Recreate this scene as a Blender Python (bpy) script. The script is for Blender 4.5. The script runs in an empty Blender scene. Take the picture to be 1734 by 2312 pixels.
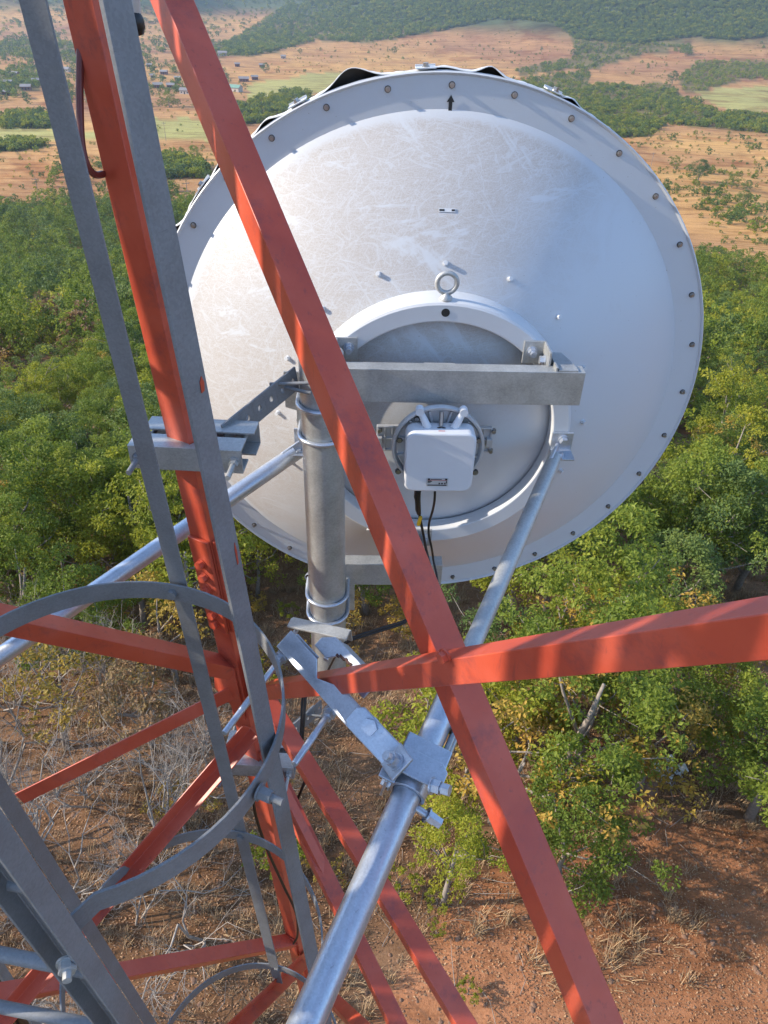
import bpy, math, random
import numpy as np
from mathutils import Vector

# ------------------------------------------------------------------ camera, light
PI = math.pi
R = math.radians
SC = bpy.context.scene
COL = SC.collection
# world frame: origin at the camera, X right, Y away along the dish axis, Z up
WM = np.array([[0.9995989, 0.01319024, 0.02506088],
               [-0.01245895, -0.58986151, 0.8074083],
               [0.02543236, -0.80739669, -0.58946059]])
FPX = 1650.0


def ray(px, py):
    return WM @ np.array([(px - 867) / FPX, (py - 1156) / FPX, 1.0])


def at_t(px, py, t):
    return ray(px, py) * t


def at_z(px, py, z):
    d = ray(px, py)
    return d * (z / d[2])


def at_y(px, py, y):
    d = ray(px, py)
    return d * (y / d[1])


def proj(P):
    c = np.asarray(P, float) @ WM
    return np.stack([867 + FPX * c[..., 0] / c[..., 2], 1156 + FPX * c[..., 1] / c[..., 2], c[..., 2]], -1)


cam = bpy.data.cameras.new('camera')
cam.sensor_fit = 'HORIZONTAL'
cam.sensor_width = 36
cam.lens = 36 * FPX / 1734
cam.clip_start = 0.05
cam.clip_end = 60000
co = bpy.data.objects.new('camera', cam)
COL.objects.link(co)
from mathutils import Matrix
co.matrix_world = Matrix(((WM[0][0], -WM[0][1], -WM[0][2], 0), (WM[1][0], -WM[1][1], -WM[1][2], 0),
                          (WM[2][0], -WM[2][1], -WM[2][2], 0), (0, 0, 0, 1)))
SC.camera = co

SUN_EL, SUN_AZ = 27.6, -93.0          # azimuth clockwise from +Y
wd = bpy.data.worlds.new('World')
SC.world = wd
wd.use_nodes = True
nt = wd.node_tree
sky = nt.nodes.new('ShaderNodeTexSky')
sky.sky_type = 'NISHITA'
sky.sun_disc = False
sky.sun_elevation = R(SUN_EL)
sky.sun_rotation = R(SUN_AZ)
sky.altitude = 1100
sky.dust_density = 0.8
sky.ozone_density = 1.6
nt.links.new(sky.outputs[0], nt.nodes['Background'].inputs[0])
nt.nodes['Background'].inputs[1].default_value = 0.15
sl = bpy.data.lights.new('sun', 'SUN')
sl.energy = 3.3
sl.angle = R(0.53)
sl.color = (1.0, 0.89, 0.74)
so = bpy.data.objects.new('sun', sl)
COL.objects.link(so)
SDIR = Vector((math.sin(R(SUN_AZ)) * math.cos(R(SUN_EL)), math.cos(R(SUN_AZ)) * math.cos(R(SUN_EL)), math.sin(R(SUN_EL))))
so.rotation_euler = SDIR.to_track_quat('Z', 'Y').to_euler()
so.location = SDIR * 30
SC.view_settings.view_transform = 'Standard'
SC.view_settings.look = 'None'
SC.view_settings.exposure = 1.55
SC.view_settings.gamma = 1
SC.cycles.max_bounces = 6
SC.cycles.diffuse_bounces = 3
SC.cycles.volume_bounces = 0
SC.cycles.transparent_max_bounces = 8

rng = np.random.default_rng(7)
EXX = np.array([1.0, 0, 0])


# ------------------------------------------------------------------ helpers
def V(*a):
    return np.array(a, float)


def nrm(v):
    v = np.asarray(v, float)
    return v / np.linalg.norm(v)


def frame(axis, hint=(0, 0, 1)):
    a = nrm(axis)
    h = np.asarray(hint, float)
    if abs(a @ nrm(h)) > 0.98:
        h = V(1, 0, 0)
    u = nrm(np.cross(h, a))
    v = np.cross(a, u)
    return u, v, a


class MB:
    def __init__(s):
        s.v, s.f = [], []

    def add(s, vs, fs):
        b = len(s.v)
        s.v.extend([tuple(map(float, p)) for p in vs])
        s.f.extend([tuple(b + i for i in f) for f in fs])

    def box(s, c, ax, ay, az, sx, sy, sz):
        c = np.asarray(c, float)
        ax, ay, az = nrm(ax) * sx / 2, nrm(ay) * sy / 2, nrm(az) * sz / 2
        if np.cross(ax, ay) @ az < 0:
            az = -az
        vs = [c + i * ax + j * ay + k * az for k in (-1, 1) for j in (-1, 1) for i in (-1, 1)]
        s.add(vs, [(0, 2, 3, 1), (4, 5, 7, 6), (0, 1, 5, 4), (2, 6, 7, 3), (0, 4, 6, 2), (1, 3, 7, 5)])

    def prism(s, poly, o, u, v, w, h):
        """poly [(a,b)] in plane u,v at o, extruded by h along w"""
        o, u, v, w = (np.asarray(q, float) for q in (o, u, v, w))
        n = len(poly)
        if np.cross(u, v) @ w * h < 0:
            poly = poly[::-1]
        area = sum(poly[i][0] * poly[(i + 1) % n][1] - poly[(i + 1) % n][0] * poly[i][1] for i in range(n))
        if area * (1 if np.cross(u, v) @ w * h > 0 else -1) < 0:
            poly = poly[::-1]
        lo = [o + a * u + b * v for a, b in poly]
        hi = [p + w * h for p in lo]
        s.add(lo + hi, [tuple(range(n))[::-1], tuple(range(n, 2 * n))] +
              [(i, (i + 1) % n, n + (i + 1) % n, n + i) for i in range(n)])

    def beam(s, p0, p1, prof, u, v):
        """profile swept from p0 to p1"""
        p0, p1 = np.asarray(p0, float), np.asarray(p1, float)
        n = len(prof)
        d = p1 - p0
        if np.cross(u, v) @ d < 0:
            prof = prof[::-1]
        area = sum(prof[i][0] * prof[(i + 1) % n][1] - prof[(i + 1) % n][0] * prof[i][1] for i in range(n))
        if area * (1 if np.cross(u, v) @ d > 0 else -1) < 0:
            prof = prof[::-1]
        lo = [p0 + a * u + b * v for a, b in prof]
        hi = [p1 + a * u + b * v for a, b in prof]
        s.add(lo + hi, [tuple(range(n))[::-1], tuple(range(n, 2 * n))] +
              [(i, (i + 1) % n, n + (i + 1) % n, n + i) for i in range(n)])

    def angle(s, p0, p1, da, db, w, t, wb=None):
        """L section: heel line p0-p1, flanges along da and db"""
        wb = wb or w
        d = nrm(np.asarray(p1, float) - p0)
        da = nrm(da - d * (da @ d))
        db = nrm(db - d * (db @ d))
        s.beam(p0, p1, [(0, 0), (w, 0), (w, t), (t, t), (t, wb), (0, wb)], da, db)

    def channel(s, p0, p1, dw, df, web, fl, t):
        """C section: web along dw centred on the line, flanges along df"""
        h = web / 2
        s.beam(p0, p1, [(-h, 0), (h, 0), (h, fl), (h - t, fl), (h - t, t), (-h + t, t), (-h + t, fl), (-h, fl)], nrm(dw), nrm(df))

    def tube(s, path, r, seg=16, caps=True, inner=None):
        P = [np.asarray(p, float) for p in path]
        n = len(P)
        rr = r if hasattr(r, '__len__') else [r] * n
        T = [nrm(P[min(i + 1, n - 1)] - P[max(i - 1, 0)]) for i in range(n)]
        u, v, _ = frame(T[0])
        rings = []
        for i in range(n):
            u = nrm(u - T[i] * (u @ T[i]))
            v = np.cross(T[i], u)
            rings.append([P[i] + rr[i] * (math.cos(a) * u + math.sin(a) * v) for a in np.arange(seg) * 2 * PI / seg])
        vs = [p for q in rings for p in q]
        fs = [(i * seg + j, i * seg + (j + 1) % seg, (i + 1) * seg + (j + 1) % seg, (i + 1) * seg + j)
              for i in range(n - 1) for j in range(seg)]
        if caps:
            fs += [tuple(range(seg))[::-1], tuple((n - 1) * seg + j for j in range(seg))]
        s.add(vs, fs)

    def pipe(s, p0, p1, r, th, seg=32):
        """hollow pipe"""
        p0, p1 = np.asarray(p0, float), np.asarray(p1, float)
        u, v, d = frame(p1 - p0)
        prof = [(r, 0), (r, 1), (r - th, 1), (r - th, 0)]
        s.lathe(p0, u, v, p1 - p0, prof, seg, closed=True)

    def lathe(s, o, u, v, w, prof, seg=64, a0=0, a1=2 * PI, closed=False):
        """profile (radius, height along w) revolved about w at o"""
        o, u, v, w = (np.asarray(q, float) for q in (o, u, v, w))
        full = abs(a1 - a0 - 2 * PI) < 1e-6
        n = seg if full else seg + 1
        m = len(prof)
        vs = []
        for i in range(n):
            a = a0 + (a1 - a0) * i / seg
            d = math.cos(a) * u + math.sin(a) * v
            vs += [o + q[0] * d + q[1] * w for q in prof]
        fs = []
        for i in range(seg):
            k = (i + 1) % n
            for j in range(m if closed else m - 1):
                l = (j + 1) % m
                fs.append((i * m + j, k * m + j, k * m + l, i * m + l))
        s.add(vs, fs)

    def hexbolt(s, p, ax, size=.019, head=.012, washer=True, stub=0, stubr=None):
        """bolt head standing on p along ax, optional stub"""
        u, v, a = frame(ax)
        p = np.asarray(p, float)
        z = 0
        if washer:
            s.lathe(p, u, v, a, [(0, .003), (size * .72, .003), (size * .72, -.0005)], 20)
            z = .003
        r = size / math.sqrt(3)
        hexa = [(r * math.cos(k * PI / 3), r * math.sin(k * PI / 3)) for k in range(6)]
        s.prism(hexa, p + a * z, u, v, a, head)
        if stub:
            s.tube([p + a * (z + head), p + a * (z + head + stub)], stubr or size * .3, 12)

    def ribbon(s, path, wdir, w, t, out):
        """flat bar: width w along wdir, thickness t along out(i)"""
        n = len(path)
        vs = []
        for i, p in enumerate(path):
            o = np.asarray(out[i], float)
            wd_ = np.asarray(wdir, float)
            p = np.asarray(p, float)
            vs += [p - wd_ * w / 2, p + wd_ * w / 2, p + wd_ * w / 2 + o * t, p - wd_ * w / 2 + o * t]
        fs = []
        for i in range(n - 1):
            for j in range(4):
                k = (j + 1) % 4
                fs.append((i * 4 + j, i * 4 + k, (i + 1) * 4 + k, (i + 1) * 4 + j))
        fs += [(3, 2, 1, 0), tuple((n - 1) * 4 + j for j in range(4))]
        s.add(vs, fs)

    def plate_holes(s, o, u, v, n, L, H, t, holes, hr, slot=1.0):
        """plate L x H with a row of holes (positions along u), thickness t along n"""
        o, u, v, n = (np.asarray(q, float) for q in (o, u, v, n))
        edges = [0] + [(holes[i] + holes[i + 1]) / 2 for i in range(len(holes) - 1)] + [L]
        K = 16
        for i, hx in enumerate(holes):
            x0, x1 = edges[i], edges[i + 1]
            cy = H / 2
            inner, outer = [], []
            for k in range(K):
                a = 2 * PI * k / K + PI / 4
                c_, s_ = math.cos(a), math.sin(a)
                inner.append((hx + hr * slot * c_, cy + hr * s_))
                m = max(abs(c_), abs(s_))
                ox = c_ / m
                oy = s_ / m
                outer.append((hx + (ox * (x1 - hx) if ox > 0 else ox * (hx - x0)), cy + oy * H / 2))
            P = lambda q, d: o + q[0] * u + q[1] * v + n * d
            vs = [P(q, t) for q in inner] + [P(q, t) for q in outer] + [P(q, 0) for q in inner] + [P(q, 0) for q in outer]
            fs = []
            for k in range(K):
                l = (k + 1) % K
                fs += [(k, K + k, K + l, l), (2 * K + l, 3 * K + l, 3 * K + k, 2 * K + k), (k, l, 2 * K + l, 2 * K + k),
                       (K + l, K + k, 3 * K + k, 3 * K + l)]
            s.add(vs, fs)


def link(name, me, parent=None):
    o = bpy.data.objects.new(name, me)
    COL.objects.link(o)
    if parent is not None:
        o.parent = parent
        if parent.type == 'EMPTY' or True:
            o.matrix_parent_inverse = Matrix.Identity(4)
            # geometry is in world coordinates: cancel the parent's location
            if me is not None:
                w = Vector((0, 0, 0))
                p = parent
                while p is not None:
                    w += p.location
                    p = p.parent
                o.location = -w
    return o


def obj(name, mb, mat, parent=None, smooth=35, bevel=0.0, seg=2):
    me = bpy.data.meshes.new(name)
    me.from_pydata(mb.v, [], mb.f)
    me.validate()
    me.update()
    if smooth:
        me.shade_smooth()
        me.set_sharp_from_angle(angle=R(smooth))
    if mat is not None:
        me.materials.append(mat)
    o = link(name, me, parent)
    if bevel:
        b = o.modifiers.new('bevel', 'BEVEL')
        b.width = bevel
        b.segments = seg
        b.limit_method = 'ANGLE'
        b.angle_limit = R(40)
        b.harden_normals = False
    return o


def tag(o, label=None, cat=None, group=None, kind=None):
    if label:
        o['label'] = label
    if cat:
        o['category'] = cat
    if group:
        o['group'] = group
    if kind:
        o['kind'] = kind
    return o


def thing(name, loc, label, cat, group=None):
    o = bpy.data.objects.new(name, None)
    o.empty_display_size = .1
    COL.objects.link(o)
    o.location = Vector([float(q) for q in loc])
    return tag(o, label, cat, group)


# ------------------------------------------------------------------ materials
class NT:
    def __init__(s, name):
        s.m = bpy.data.materials.new(name)
        s.m.use_nodes = True
        s.t = s.m.node_tree
        s.b = s.t.nodes['Principled BSDF']

    def n(s, typ, **kw):
        q = s.t.nodes.new(typ)
        for k, val in kw.items():
            setattr(q, k, val)
        return q

    def l(s, a, b):
        s.t.links.new(a, b)

    def coord(s, kind='Object', scale=(1, 1, 1), rot=(0, 0, 0)):
        tc = s.n('ShaderNodeTexCoord')
        mp = s.n('ShaderNodeMapping')
        mp.inputs['Scale'].default_value = scale
        src = tc.outputs[kind]
        if any(rot):
            m0 = s.n('ShaderNodeMapping')
            m0.inputs['Rotation'].default_value = rot
            s.l(src, m0.inputs['Vector'])
            src = m0.outputs[0]
        s.l(src, mp.inputs['Vector'])
        return mp.outputs[0]

    def noise(s, vec, scale, detail=4, rough=.55, dist=0):
        q = s.n('ShaderNodeTexNoise')
        q.inputs['Scale'].default_value = scale
        q.inputs['Detail'].default_value = detail
        q.inputs['Roughness'].default_value = rough
        q.inputs['Distortion'].default_value = dist
        s.l(vec, q.inputs['Vector'])
        return q.outputs['Fac']

    def ramp(s, fac, stops):
        q = s.n('ShaderNodeValToRGB')
        e = q.color_ramp.elements
        while len(e) < len(stops):
            e.new(.5)
        for i, (p, c) in enumerate(stops):
            e[i].position = p
            e[i].color = (*c, 1) if len(c) == 3 else c
        s.l(fac, q.inputs[0])
        return q.outputs[0]

    def mix(s, fac, a, b, mode='MIX'):
        q = s.n('ShaderNodeMix', data_type='RGBA', blend_type=mode)
        for sock, val in ((q.inputs[0], fac), (q.inputs[6], a), (q.inputs[7], b)):
            if hasattr(val, 'is_linked') or hasattr(val, 'links'):
                s.l(val, sock)
            elif isinstance(val, (int, float)):
                sock.default_value = val
            else:
                sock.default_value = (*val, 1)
        return q.outputs[2]

    def math(s, op, a, b=None, clamp=False):
        q = s.n('ShaderNodeMath', operation=op, use_clamp=clamp)
        for i, val in enumerate((a, b)):
            if val is None:
                continue
            if isinstance(val, (int, float)):
                q.inputs[i].default_value = val
            else:
                s.l(val, q.inputs[i])
        return q.outputs[0]

    def bump(s, h, strength=.2, dist=.01):
        q = s.n('ShaderNodeBump')
        q.inputs['Strength'].default_value = strength
        q.inputs['Distance'].default_value = dist
        s.l(h, q.inputs['Height'])
        s.l(q.outputs[0], s.b.inputs['Normal'])

    def base(s, c):
        if isinstance(c, tuple):
            s.b.inputs['Base Color'].default_value = (*c, 1)
        else:
            s.l(c, s.b.inputs['Base Color'])

    def set(s, **kw):
        for k, val in kw.items():
            k = k.replace('_', ' ')
            if isinstance(val, (int, float)):
                s.b.inputs[k].default_value = val
            else:
                s.l(val, s.b.inputs[k])


def plain(name, c, rough=.5, metal=0.0, var=.15, scale=30):
    q = NT(name)
    f = q.noise(q.coord(), scale)
    d = tuple(x * (1 - var) for x in c)
    q.base(q.ramp(f, [(.3, d), (.7, c)]))
    q.set(Roughness=rough, Metallic=metal)
    return q.m


def mat_red():
    q = NT('red paint')
    c = q.coord()
    big = q.noise(c, 5, 5, .6)
    fine = q.noise(c, 160, 3, .6)
    col = q.ramp(big, [(.3, (.42, .055, .029)), (.5, (.50, .078, .038)), (.75, (.55, .115, .072))])
    gr = q.noise(q.coord('Object', (1, 1, 1), (.4, .3, 0)), 11, 6, .7)
    grime = q.ramp(gr, [(.53, (0, 0, 0)), (.68, (.85, .85, .85))])
    st = q.noise(q.coord('Object', (14, 14, 2.2)), 5, 5, .7)
    col = q.mix(q.ramp(st, [(.60, (0, 0, 0)), (.70, (.45,) * 3)]), col, (.20, .045, .040))
    col = q.mix(q.math('MULTIPLY', grime, fine), col, (.12, .040, .050))
    q.base(col)
    q.set(Roughness=q.ramp(big, [(.3, (.34,) * 3), (.7, (.5,) * 3)]))
    q.bump(fine, .12, .002)
    return q.m


def mat_galv(name, lo, hi, metal, rough, spang=260):
    q = NT(name)
    c = q.coord()
    vo = q.n('ShaderNodeTexVoronoi')
    vo.inputs['Scale'].default_value = spang
    q.l(c, vo.inputs['Vector'])
    f = q.noise(c, 14, 6, .65)
    col = q.ramp(f, [(.3, lo), (.7, hi)])
    sep = q.n('ShaderNodeSeparateColor')
    q.l(vo.outputs['Color'], sep.inputs[0])
    col = q.mix(.22, col, q.ramp(sep.outputs[0], [(0, tuple(x * .75 for x in lo)), (1, tuple(min(1, x * 1.15) for x in hi))]))
    sc = q.noise(q.coord('Object', (6, 6, 60)), 9, 3, .6)
    col = q.mix(q.ramp(sc, [(.66, (0, 0, 0)), (.74, (.5, .5, .5))]), col, tuple(x * .45 for x in lo))
    q.base(col)
    q.set(Metallic=metal, Roughness=q.ramp(f, [(.3, (rough,) * 3), (.7, (rough + .15,) * 3)]))
    q.bump(f, .06, .003)
    return q.m


def mat_dish():
    q = NT('dusty white enamel')
    c = q.coord()
    tc = q.n('ShaderNodeTexCoord')
    sep = q.n('ShaderNodeSeparateXYZ')
    q.l(tc.outputs['Object'], sep.inputs[0])
    # dust film, thickest over the upper left of the bowl
    zz = q.math('ADD', q.math('MULTIPLY', sep.outputs['Z'], .55), q.math('MULTIPLY', sep.outputs['X'], -.62))
    patch = q.noise(c, 3.2, 6, .65, .5)
    zone = q.ramp(q.math('ADD', zz, q.math('MULTIPLY', patch, .8)), [(.30, (0, 0, 0)), (.66, (1, 1, 1))])

    def scratches(scale, stretch, rot, width, dist):
        """thin curved lines: a narrow band of a stretched noise field"""
        f = q.noise(q.coord('Object', stretch, rot), scale, 2, .4, dist)
        a = q.math('ABSOLUTE', q.math('SUBTRACT', f, .5))
        return q.ramp(a, [(0, (1, 1, 1)), (width, (0, 0, 0))])
    fine_ = q.noise(q.coord('Object', (9, 9, 120), (0, .10, 0)), 3.5, 5, .75, .6)      # brushed grain along the wipe
    fine2 = q.noise(q.coord('Object', (120, 9, 10), (0, -.5, 0)), 3.0, 4, .75, .8)
    grit = q.noise(c, 330, 2, .8)
    sc = None
    for a_ in ((2.2, (1, 1, 6), (0, .25, 0), .010, 1.6), (1.8, (6, 1, 1), (0, .55, 0), .008, 1.2), (2.6, (5, 1, 1.2), (0, -.6, 0), .010, 2.0), (3.2, (1, 1, 1.6), (0, 0, 0), .008, 2.6), (3.0, (1, 1, 8), (0, -.2, 0), .012, .9), (4.0, (1, 1, 3), (0, .9, 0), .009, 1.8)):
        f_ = scratches(*a_)
        sc = f_ if sc is None else q.math('MAXIMUM', sc, f_)
    # wiped clean swipes: a few long straight ones
    sw1 = q.ramp(q.noise(q.coord('Object', (5, 1, .9), (0, .72, 0)), 2.1, 5, .62, .5), [(.60, (1, 1, 1)), (.66, (.15,) * 3)])
    sw2 = q.ramp(q.noise(q.coord('Object', (1.3, 1, 4.2), (0, .15, 0)), 2.3, 5, .7, .9), [(.60, (1, 1, 1)), (.66, (.15,) * 3)])
    rad = q.math('SQRT', q.math('ADD', q.math('POWER', sep.outputs['X'], 2), q.math('POWER', sep.outputs['Z'], 2)))
    zone = q.math('MULTIPLY', zone, q.ramp(rad, [(.795, (1, 1, 1)), (.810, (.08,) * 3)]))
    film = q.math('MULTIPLY', zone, q.math('MULTIPLY', sw1, sw2))
    film = q.math('MULTIPLY', film, q.ramp(fine_, [(.34, (.6,) * 3), (.58, (1,) * 3)]))
    film = q.math('MULTIPLY', film, q.ramp(fine2, [(.36, (.88,) * 3), (.58, (1,) * 3)]))
    film = q.math('MULTIPLY', film, q.math('SUBTRACT', 1, q.math('MULTIPLY', sc, .6)))
    film = q.math('MULTIPLY', film, q.ramp(grit, [(.38, (.45,) * 3), (.58, (1,) * 3)]))
    col = q.mix(q.math('MULTIPLY', film, .9), (.53, .555, .585), (.385, .335, .29))
    spk = q.noise(q.coord('Object', (60, 60, 90)), 1.6, 2, .5)
    col = q.mix(q.ramp(spk, [(.745, (0, 0, 0)), (.765, (.6,) * 3)]), col, (.28, .25, .22))
    q.base(col)
    q.set(Roughness=q.math('ADD', q.math('MULTIPLY', film, .25), .36))
    q.b.inputs['Specular IOR Level'].default_value = .4
    return q.m


def mat_leaf(name, c0, c1, c2, trans=.35):
    q = NT(name)
    at = q.n('ShaderNodeAttribute', attribute_name='tint')
    oi = q.n('ShaderNodeObjectInfo')
    f = q.math('ADD', q.math('MULTIPLY', at.outputs['Fac'], .65), q.math('MULTIPLY', oi.outputs['Random'], .35))
    col = q.ramp(f, [(.1, c0), (.5, c1), (.92, c2)])
    q.base(col)
    q.set(Roughness=.55)
    q.b.inputs['Specular IOR Level'].default_value = .3
    tr = q.n('ShaderNodeBsdfTranslucent')
    q.l(col, tr.inputs['Color'])
    mx = q.n('ShaderNodeMixShader')
    mx.inputs[0].default_value = trans
    q.l(q.b.outputs[0], mx.inputs[1])
    q.l(tr.outputs[0], mx.inputs[2])
    q.l(mx.outputs[0], q.t.nodes['Material Output'].inputs['Surface'])
    return q.m


M = {}
M['red'] = mat_red()
M['galv'] = mat_galv('galvanised steel', (.33, .34, .34), (.50, .51, .50), .55, .42)
M['strap'] = mat_galv('weathered galvanised flat bar', (.165, .172, .178), (.235, .242, .248), .2, .55, 300)
M['new'] = mat_galv('new zinc plate', (.42, .46, .52), (.56, .60, .66), .72, .3, 300)
M['dish'] = mat_dish()
M['white'] = plain('white painted metal', (.58, .60, .62), .38, 0, .04, 14)
M['cloth'] = plain('white radome fabric', (.70, .70, .69), .6, 0, .08, 9)
M['odu'] = plain('light grey casting', (.62, .635, .66), .4, 0, .03, 20)
M['alu'] = plain('bare cast aluminium', (.52, .53, .54), .42, .35, .12, 60)
M['stud'] = plain('stainless bolt', (.38, .37, .36), .32, .85, .2, 80)
M['washer'] = plain('dark rubber and fold shade', (.06, .055, .05), .6)
M['black'] = plain('black cable jacket', (.012, .012, .013), .42)
M['ink'] = plain('black print', (.02, .02, .02), .6)
M['redink'] = plain('red print', (.5, .03, .03), .5)
M['yellow'] = plain('yellow tag', (.75, .45, .02), .5)
M['label'] = plain('silver label', (.55, .55, .55), .45, .2)
M['rust'] = plain('rusty cut steel', (.09, .04, .03), .8)
M['brown'] = plain('dark red painted cable', (.16, .035, .03), .4)

# ------------------------------------------------------------------ terrain
HG = 18.0
_pr = np.array([0, 8, 14, 25, 50, 90, 150, 260, 450, 900, 2000, 6000, 30000.])
_pd = np.array([0, 0.1, .5, 2.2, 8.5, 19, 32, 46, 55, 63, 68, 73, 80.])


def vnoise(x, y, seed=0):
    """smooth value noise"""
    xi, yi = np.floor(x).astype(np.int64), np.floor(y).astype(np.int64)
    xf, yf = x - xi, y - yi
    xf, yf = xf * xf * (3 - 2 * xf), yf * yf * (3 - 2 * yf)

    def h(a, b):
        n = (a * 374761393 + b * 668265263 + seed * 974711) & 0x7fffffff
        n = ((n ^ (n >> 13)) * 1274126177) & 0x7fffffff
        return ((n ^ (n >> 16)) & 0xffff) / 65535.0
    return (h(xi, yi) * (1 - xf) + h(xi + 1, yi) * xf) * (1 - yf) + (h(xi, yi + 1) * (1 - xf) + h(xi + 1, yi + 1) * xf) * yf


def fbm(x, y, seed=0, o=4):
    s, a, t = 0, .5, 0
    for i in range(o):
        s = s + a * vnoise(x * 2 ** i + 17 * i, y * 2 ** i + 31 * i, seed + i)
        t += a
        a *= .5
    return s / t


def hill(x, y, cx, cy, rx, ry, h, rot=0, p=1.0):
    c, s = math.cos(R(rot)), math.sin(R(rot))
    u = ((x - cx) * c + (y - cy) * s) / rx
    v = (-(x - cx) * s + (y - cy) * c) / ry
    return h * np.exp(-(u * u + v * v) ** p)


def ground_z(x, y):
    x, y = np.asarray(x, float), np.asarray(y, float)
    r = np.hypot(x, y)
    z = -HG - np.interp(r, _pr, _pd)
    n1 = np.clip((r - 30) / 300, 0, 1)
    z = z + n1 * 5 * (fbm(x / 90, y / 90, 3) - .5) + np.clip(r / 40, 0, 1) * 1.0 * (fbm(x / 14, y / 14, 5) - .5) + .12 * (fbm(x / 1.3, y / 1.3, 8) - .5)
    # long forested ridge on the right, its toe coming down to the left
    hl = hill(x, y, 700, 1950, 640, 520, 330, -12, 1.25) + hill(x, y, 1700, 2300, 900, 700, 420, 0, 1.2) + hill(x, y, 1200, 1500, 380, 230, 40, 20)
    # small cone and far blue ranges on the left
    hl = hl + hill(x, y, -440, 1720, 105, 150, 62) + hill(x, y, -230, 2300, 230, 240, 40)
    hl = hl + hill(x, y, -2300, 4300, 1500, 700, 330, 12) + hill(x, y, -500, 5200, 1300, 700, 300) + hill(x, y, 3000, 7000, 2600, 1200, 600)
    hl = hl + hill(x, y, -760, 2000, 420, 270, 150, 15, 1.2) + hill(x, y, -230, 2950, 760, 420, 190, 0, 1.2) + hill(x, y, -1500, 2300, 500, 400, 200, 0, 1.2)
    far = np.clip((r - 850) / 500, 0, 1)
    return z + far * hl * (.8 + .4 * fbm(x / 300, y / 300, 11))


def hit(px, py):
    """ground point seen at a photograph pixel"""
    d = ray(px, py)
    lo, hi = 5.0, 5.0
    f = lambda t: d[2] * t - float(ground_z(d[0] * t, d[1] * t))
    while f(hi) > 0 and hi < 15000:
        lo = hi
        hi *= 1.06
    for _ in range(40):
        m = (lo + hi) / 2
        if f(m) > 0:
            lo = m
        else:
            hi = m
    return d * hi


def hits(px, py):
    """ground points for many pixels at once"""
    px, py = np.asarray(px, float), np.asarray(py, float)
    D = np.stack([(px - 867) / FPX, (py - 1156) / FPX, np.ones_like(px)], -1) @ WM.T
    f = lambda t: D[:, 2] * t - ground_z(D[:, 0] * t, D[:, 1] * t)
    lo = np.full(len(px), 5.0)
    hi = lo.copy()
    act = np.ones(len(px), bool)
    for _ in range(150):
        act = act & (f(hi) > 0)
        if not act.any():
            break
        lo = np.where(act, hi, lo)
        hi = np.where(act, hi * 1.055, hi)
    for _ in range(26):
        m = (lo + hi) / 2
        u = f(m) > 0
        lo, hi = np.where(u, m, lo), np.where(u, hi, m)
    return D * hi[:, None]


def inpoly(px, py, poly):
    px, py = np.asarray(px), np.asarray(py)
    r = np.zeros(px.shape, bool)
    n = len(poly)
    for i in range(n):
        x0, y0 = poly[i]
        x1, y1 = poly[(i + 1) % n]
        if y0 == y1:
            continue
        c = ((y0 > py) != (y1 > py)) & (px < (x1 - x0) * (py - y0) / (y1 - y0) + x0)
        r ^= c
    return r


# land cover, outlined as it is seen from the tower (photograph pixels on the ground)
WOOD = [
    [(470, 118), (560, 70), (640, 15), (700, -60), (1900, -60), (1900, 85), (1740, 82), (1660, 92), (1560, 84), (1450, 100), (1300, 90),
     (1245, 52), (1120, 44), (1000, 70), (940, 78), (880, 92), (800, 96), (720, 90), (640, 112), (560, 128)],
    [(1290, 92), (1420, 96), (1560, 104), (1565, 122), (1480, 118), (1420, 130), (1340, 158), (1270, 158), (1180, 172), (1160, 160), (1300, 128)],
    [(1150, 182), (1330, 158), (1330, 190), (1420, 190), (1500, 188), (1530, 205), (1535, 215), (1590, 235), (1620, 255), (1740, 262), (1900, 262),
     (1900, 305), (1734, 302), (1600, 288), (1500, 282), (1470, 308), (1380, 312), (1300, 270), (1240, 215)],
    [(1530, 180), (1570, 140), (1740, 134), (1900, 130), (1900, 182), (1680, 180), (1590, 205), (1545, 205)],
    [(530, 240), (600, 215), (660, 200), (705, 208), (690, 240), (640, 260), (590, 280), (520, 285)],
    [(0, 262), (90, 250), (130, 268), (110, 290), (0, 292)], [(350, 360), (400, 350), (470, 380), (470, 402), (380, 404), (350, 395)],
    [(-200, 325), (70, 318), (110, 330), (40, 342), (-200, 345)],
    [(470, 95), (560, 88), (640, 110), (560, 124), (480, 130), (400, 145), (420, 120)],
    [(100, 85), (160, 95), (210, 120), (180, 140), (60, 130), (-100, 120), (-100, 100)],
    [(60, 150), (110, 165), (90, 200), (0, 215), (-120, 225), (-120, 170)],
]
FIELD = [[(560, 195), (700, 165), (820, 168), (860, 185), (700, 215), (600, 220), (560, 235)],
         [(-200, 290), (280, 292), (330, 275), (480, 268), (470, 318), (330, 318), (200, 312), (-200, 322)],
         [(1560, 205), (1900, 185), (1900, 258), (1640, 250)]]
CLEAR = [[(1000, 2040), (1080, 1960), (1180, 1900), (1300, 1870), (1420, 1830), (1734, 1850), (2000, 1860), (2000, 2500), (760, 2500), (850, 2250)],
         [(1640, 905), (1720, 895), (1760, 1010), (1660, 1010)],
         [(1390, 1790), (1500, 1760), (1480, 1830), (1380, 1840)]]
FOREST = [(-600, 590), (0, 580), (60, 565), (95, 520), (0, 545), (-600, 560), (-600, 470), (0, 480), (150, 470), (260, 500), (450, 490), (520, 470), (700, 470), (1500, 600),
          (1570, 590), (1630, 615), (1734, 655), (2300, 680), (2300, 2700), (-600, 2700)]


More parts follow.
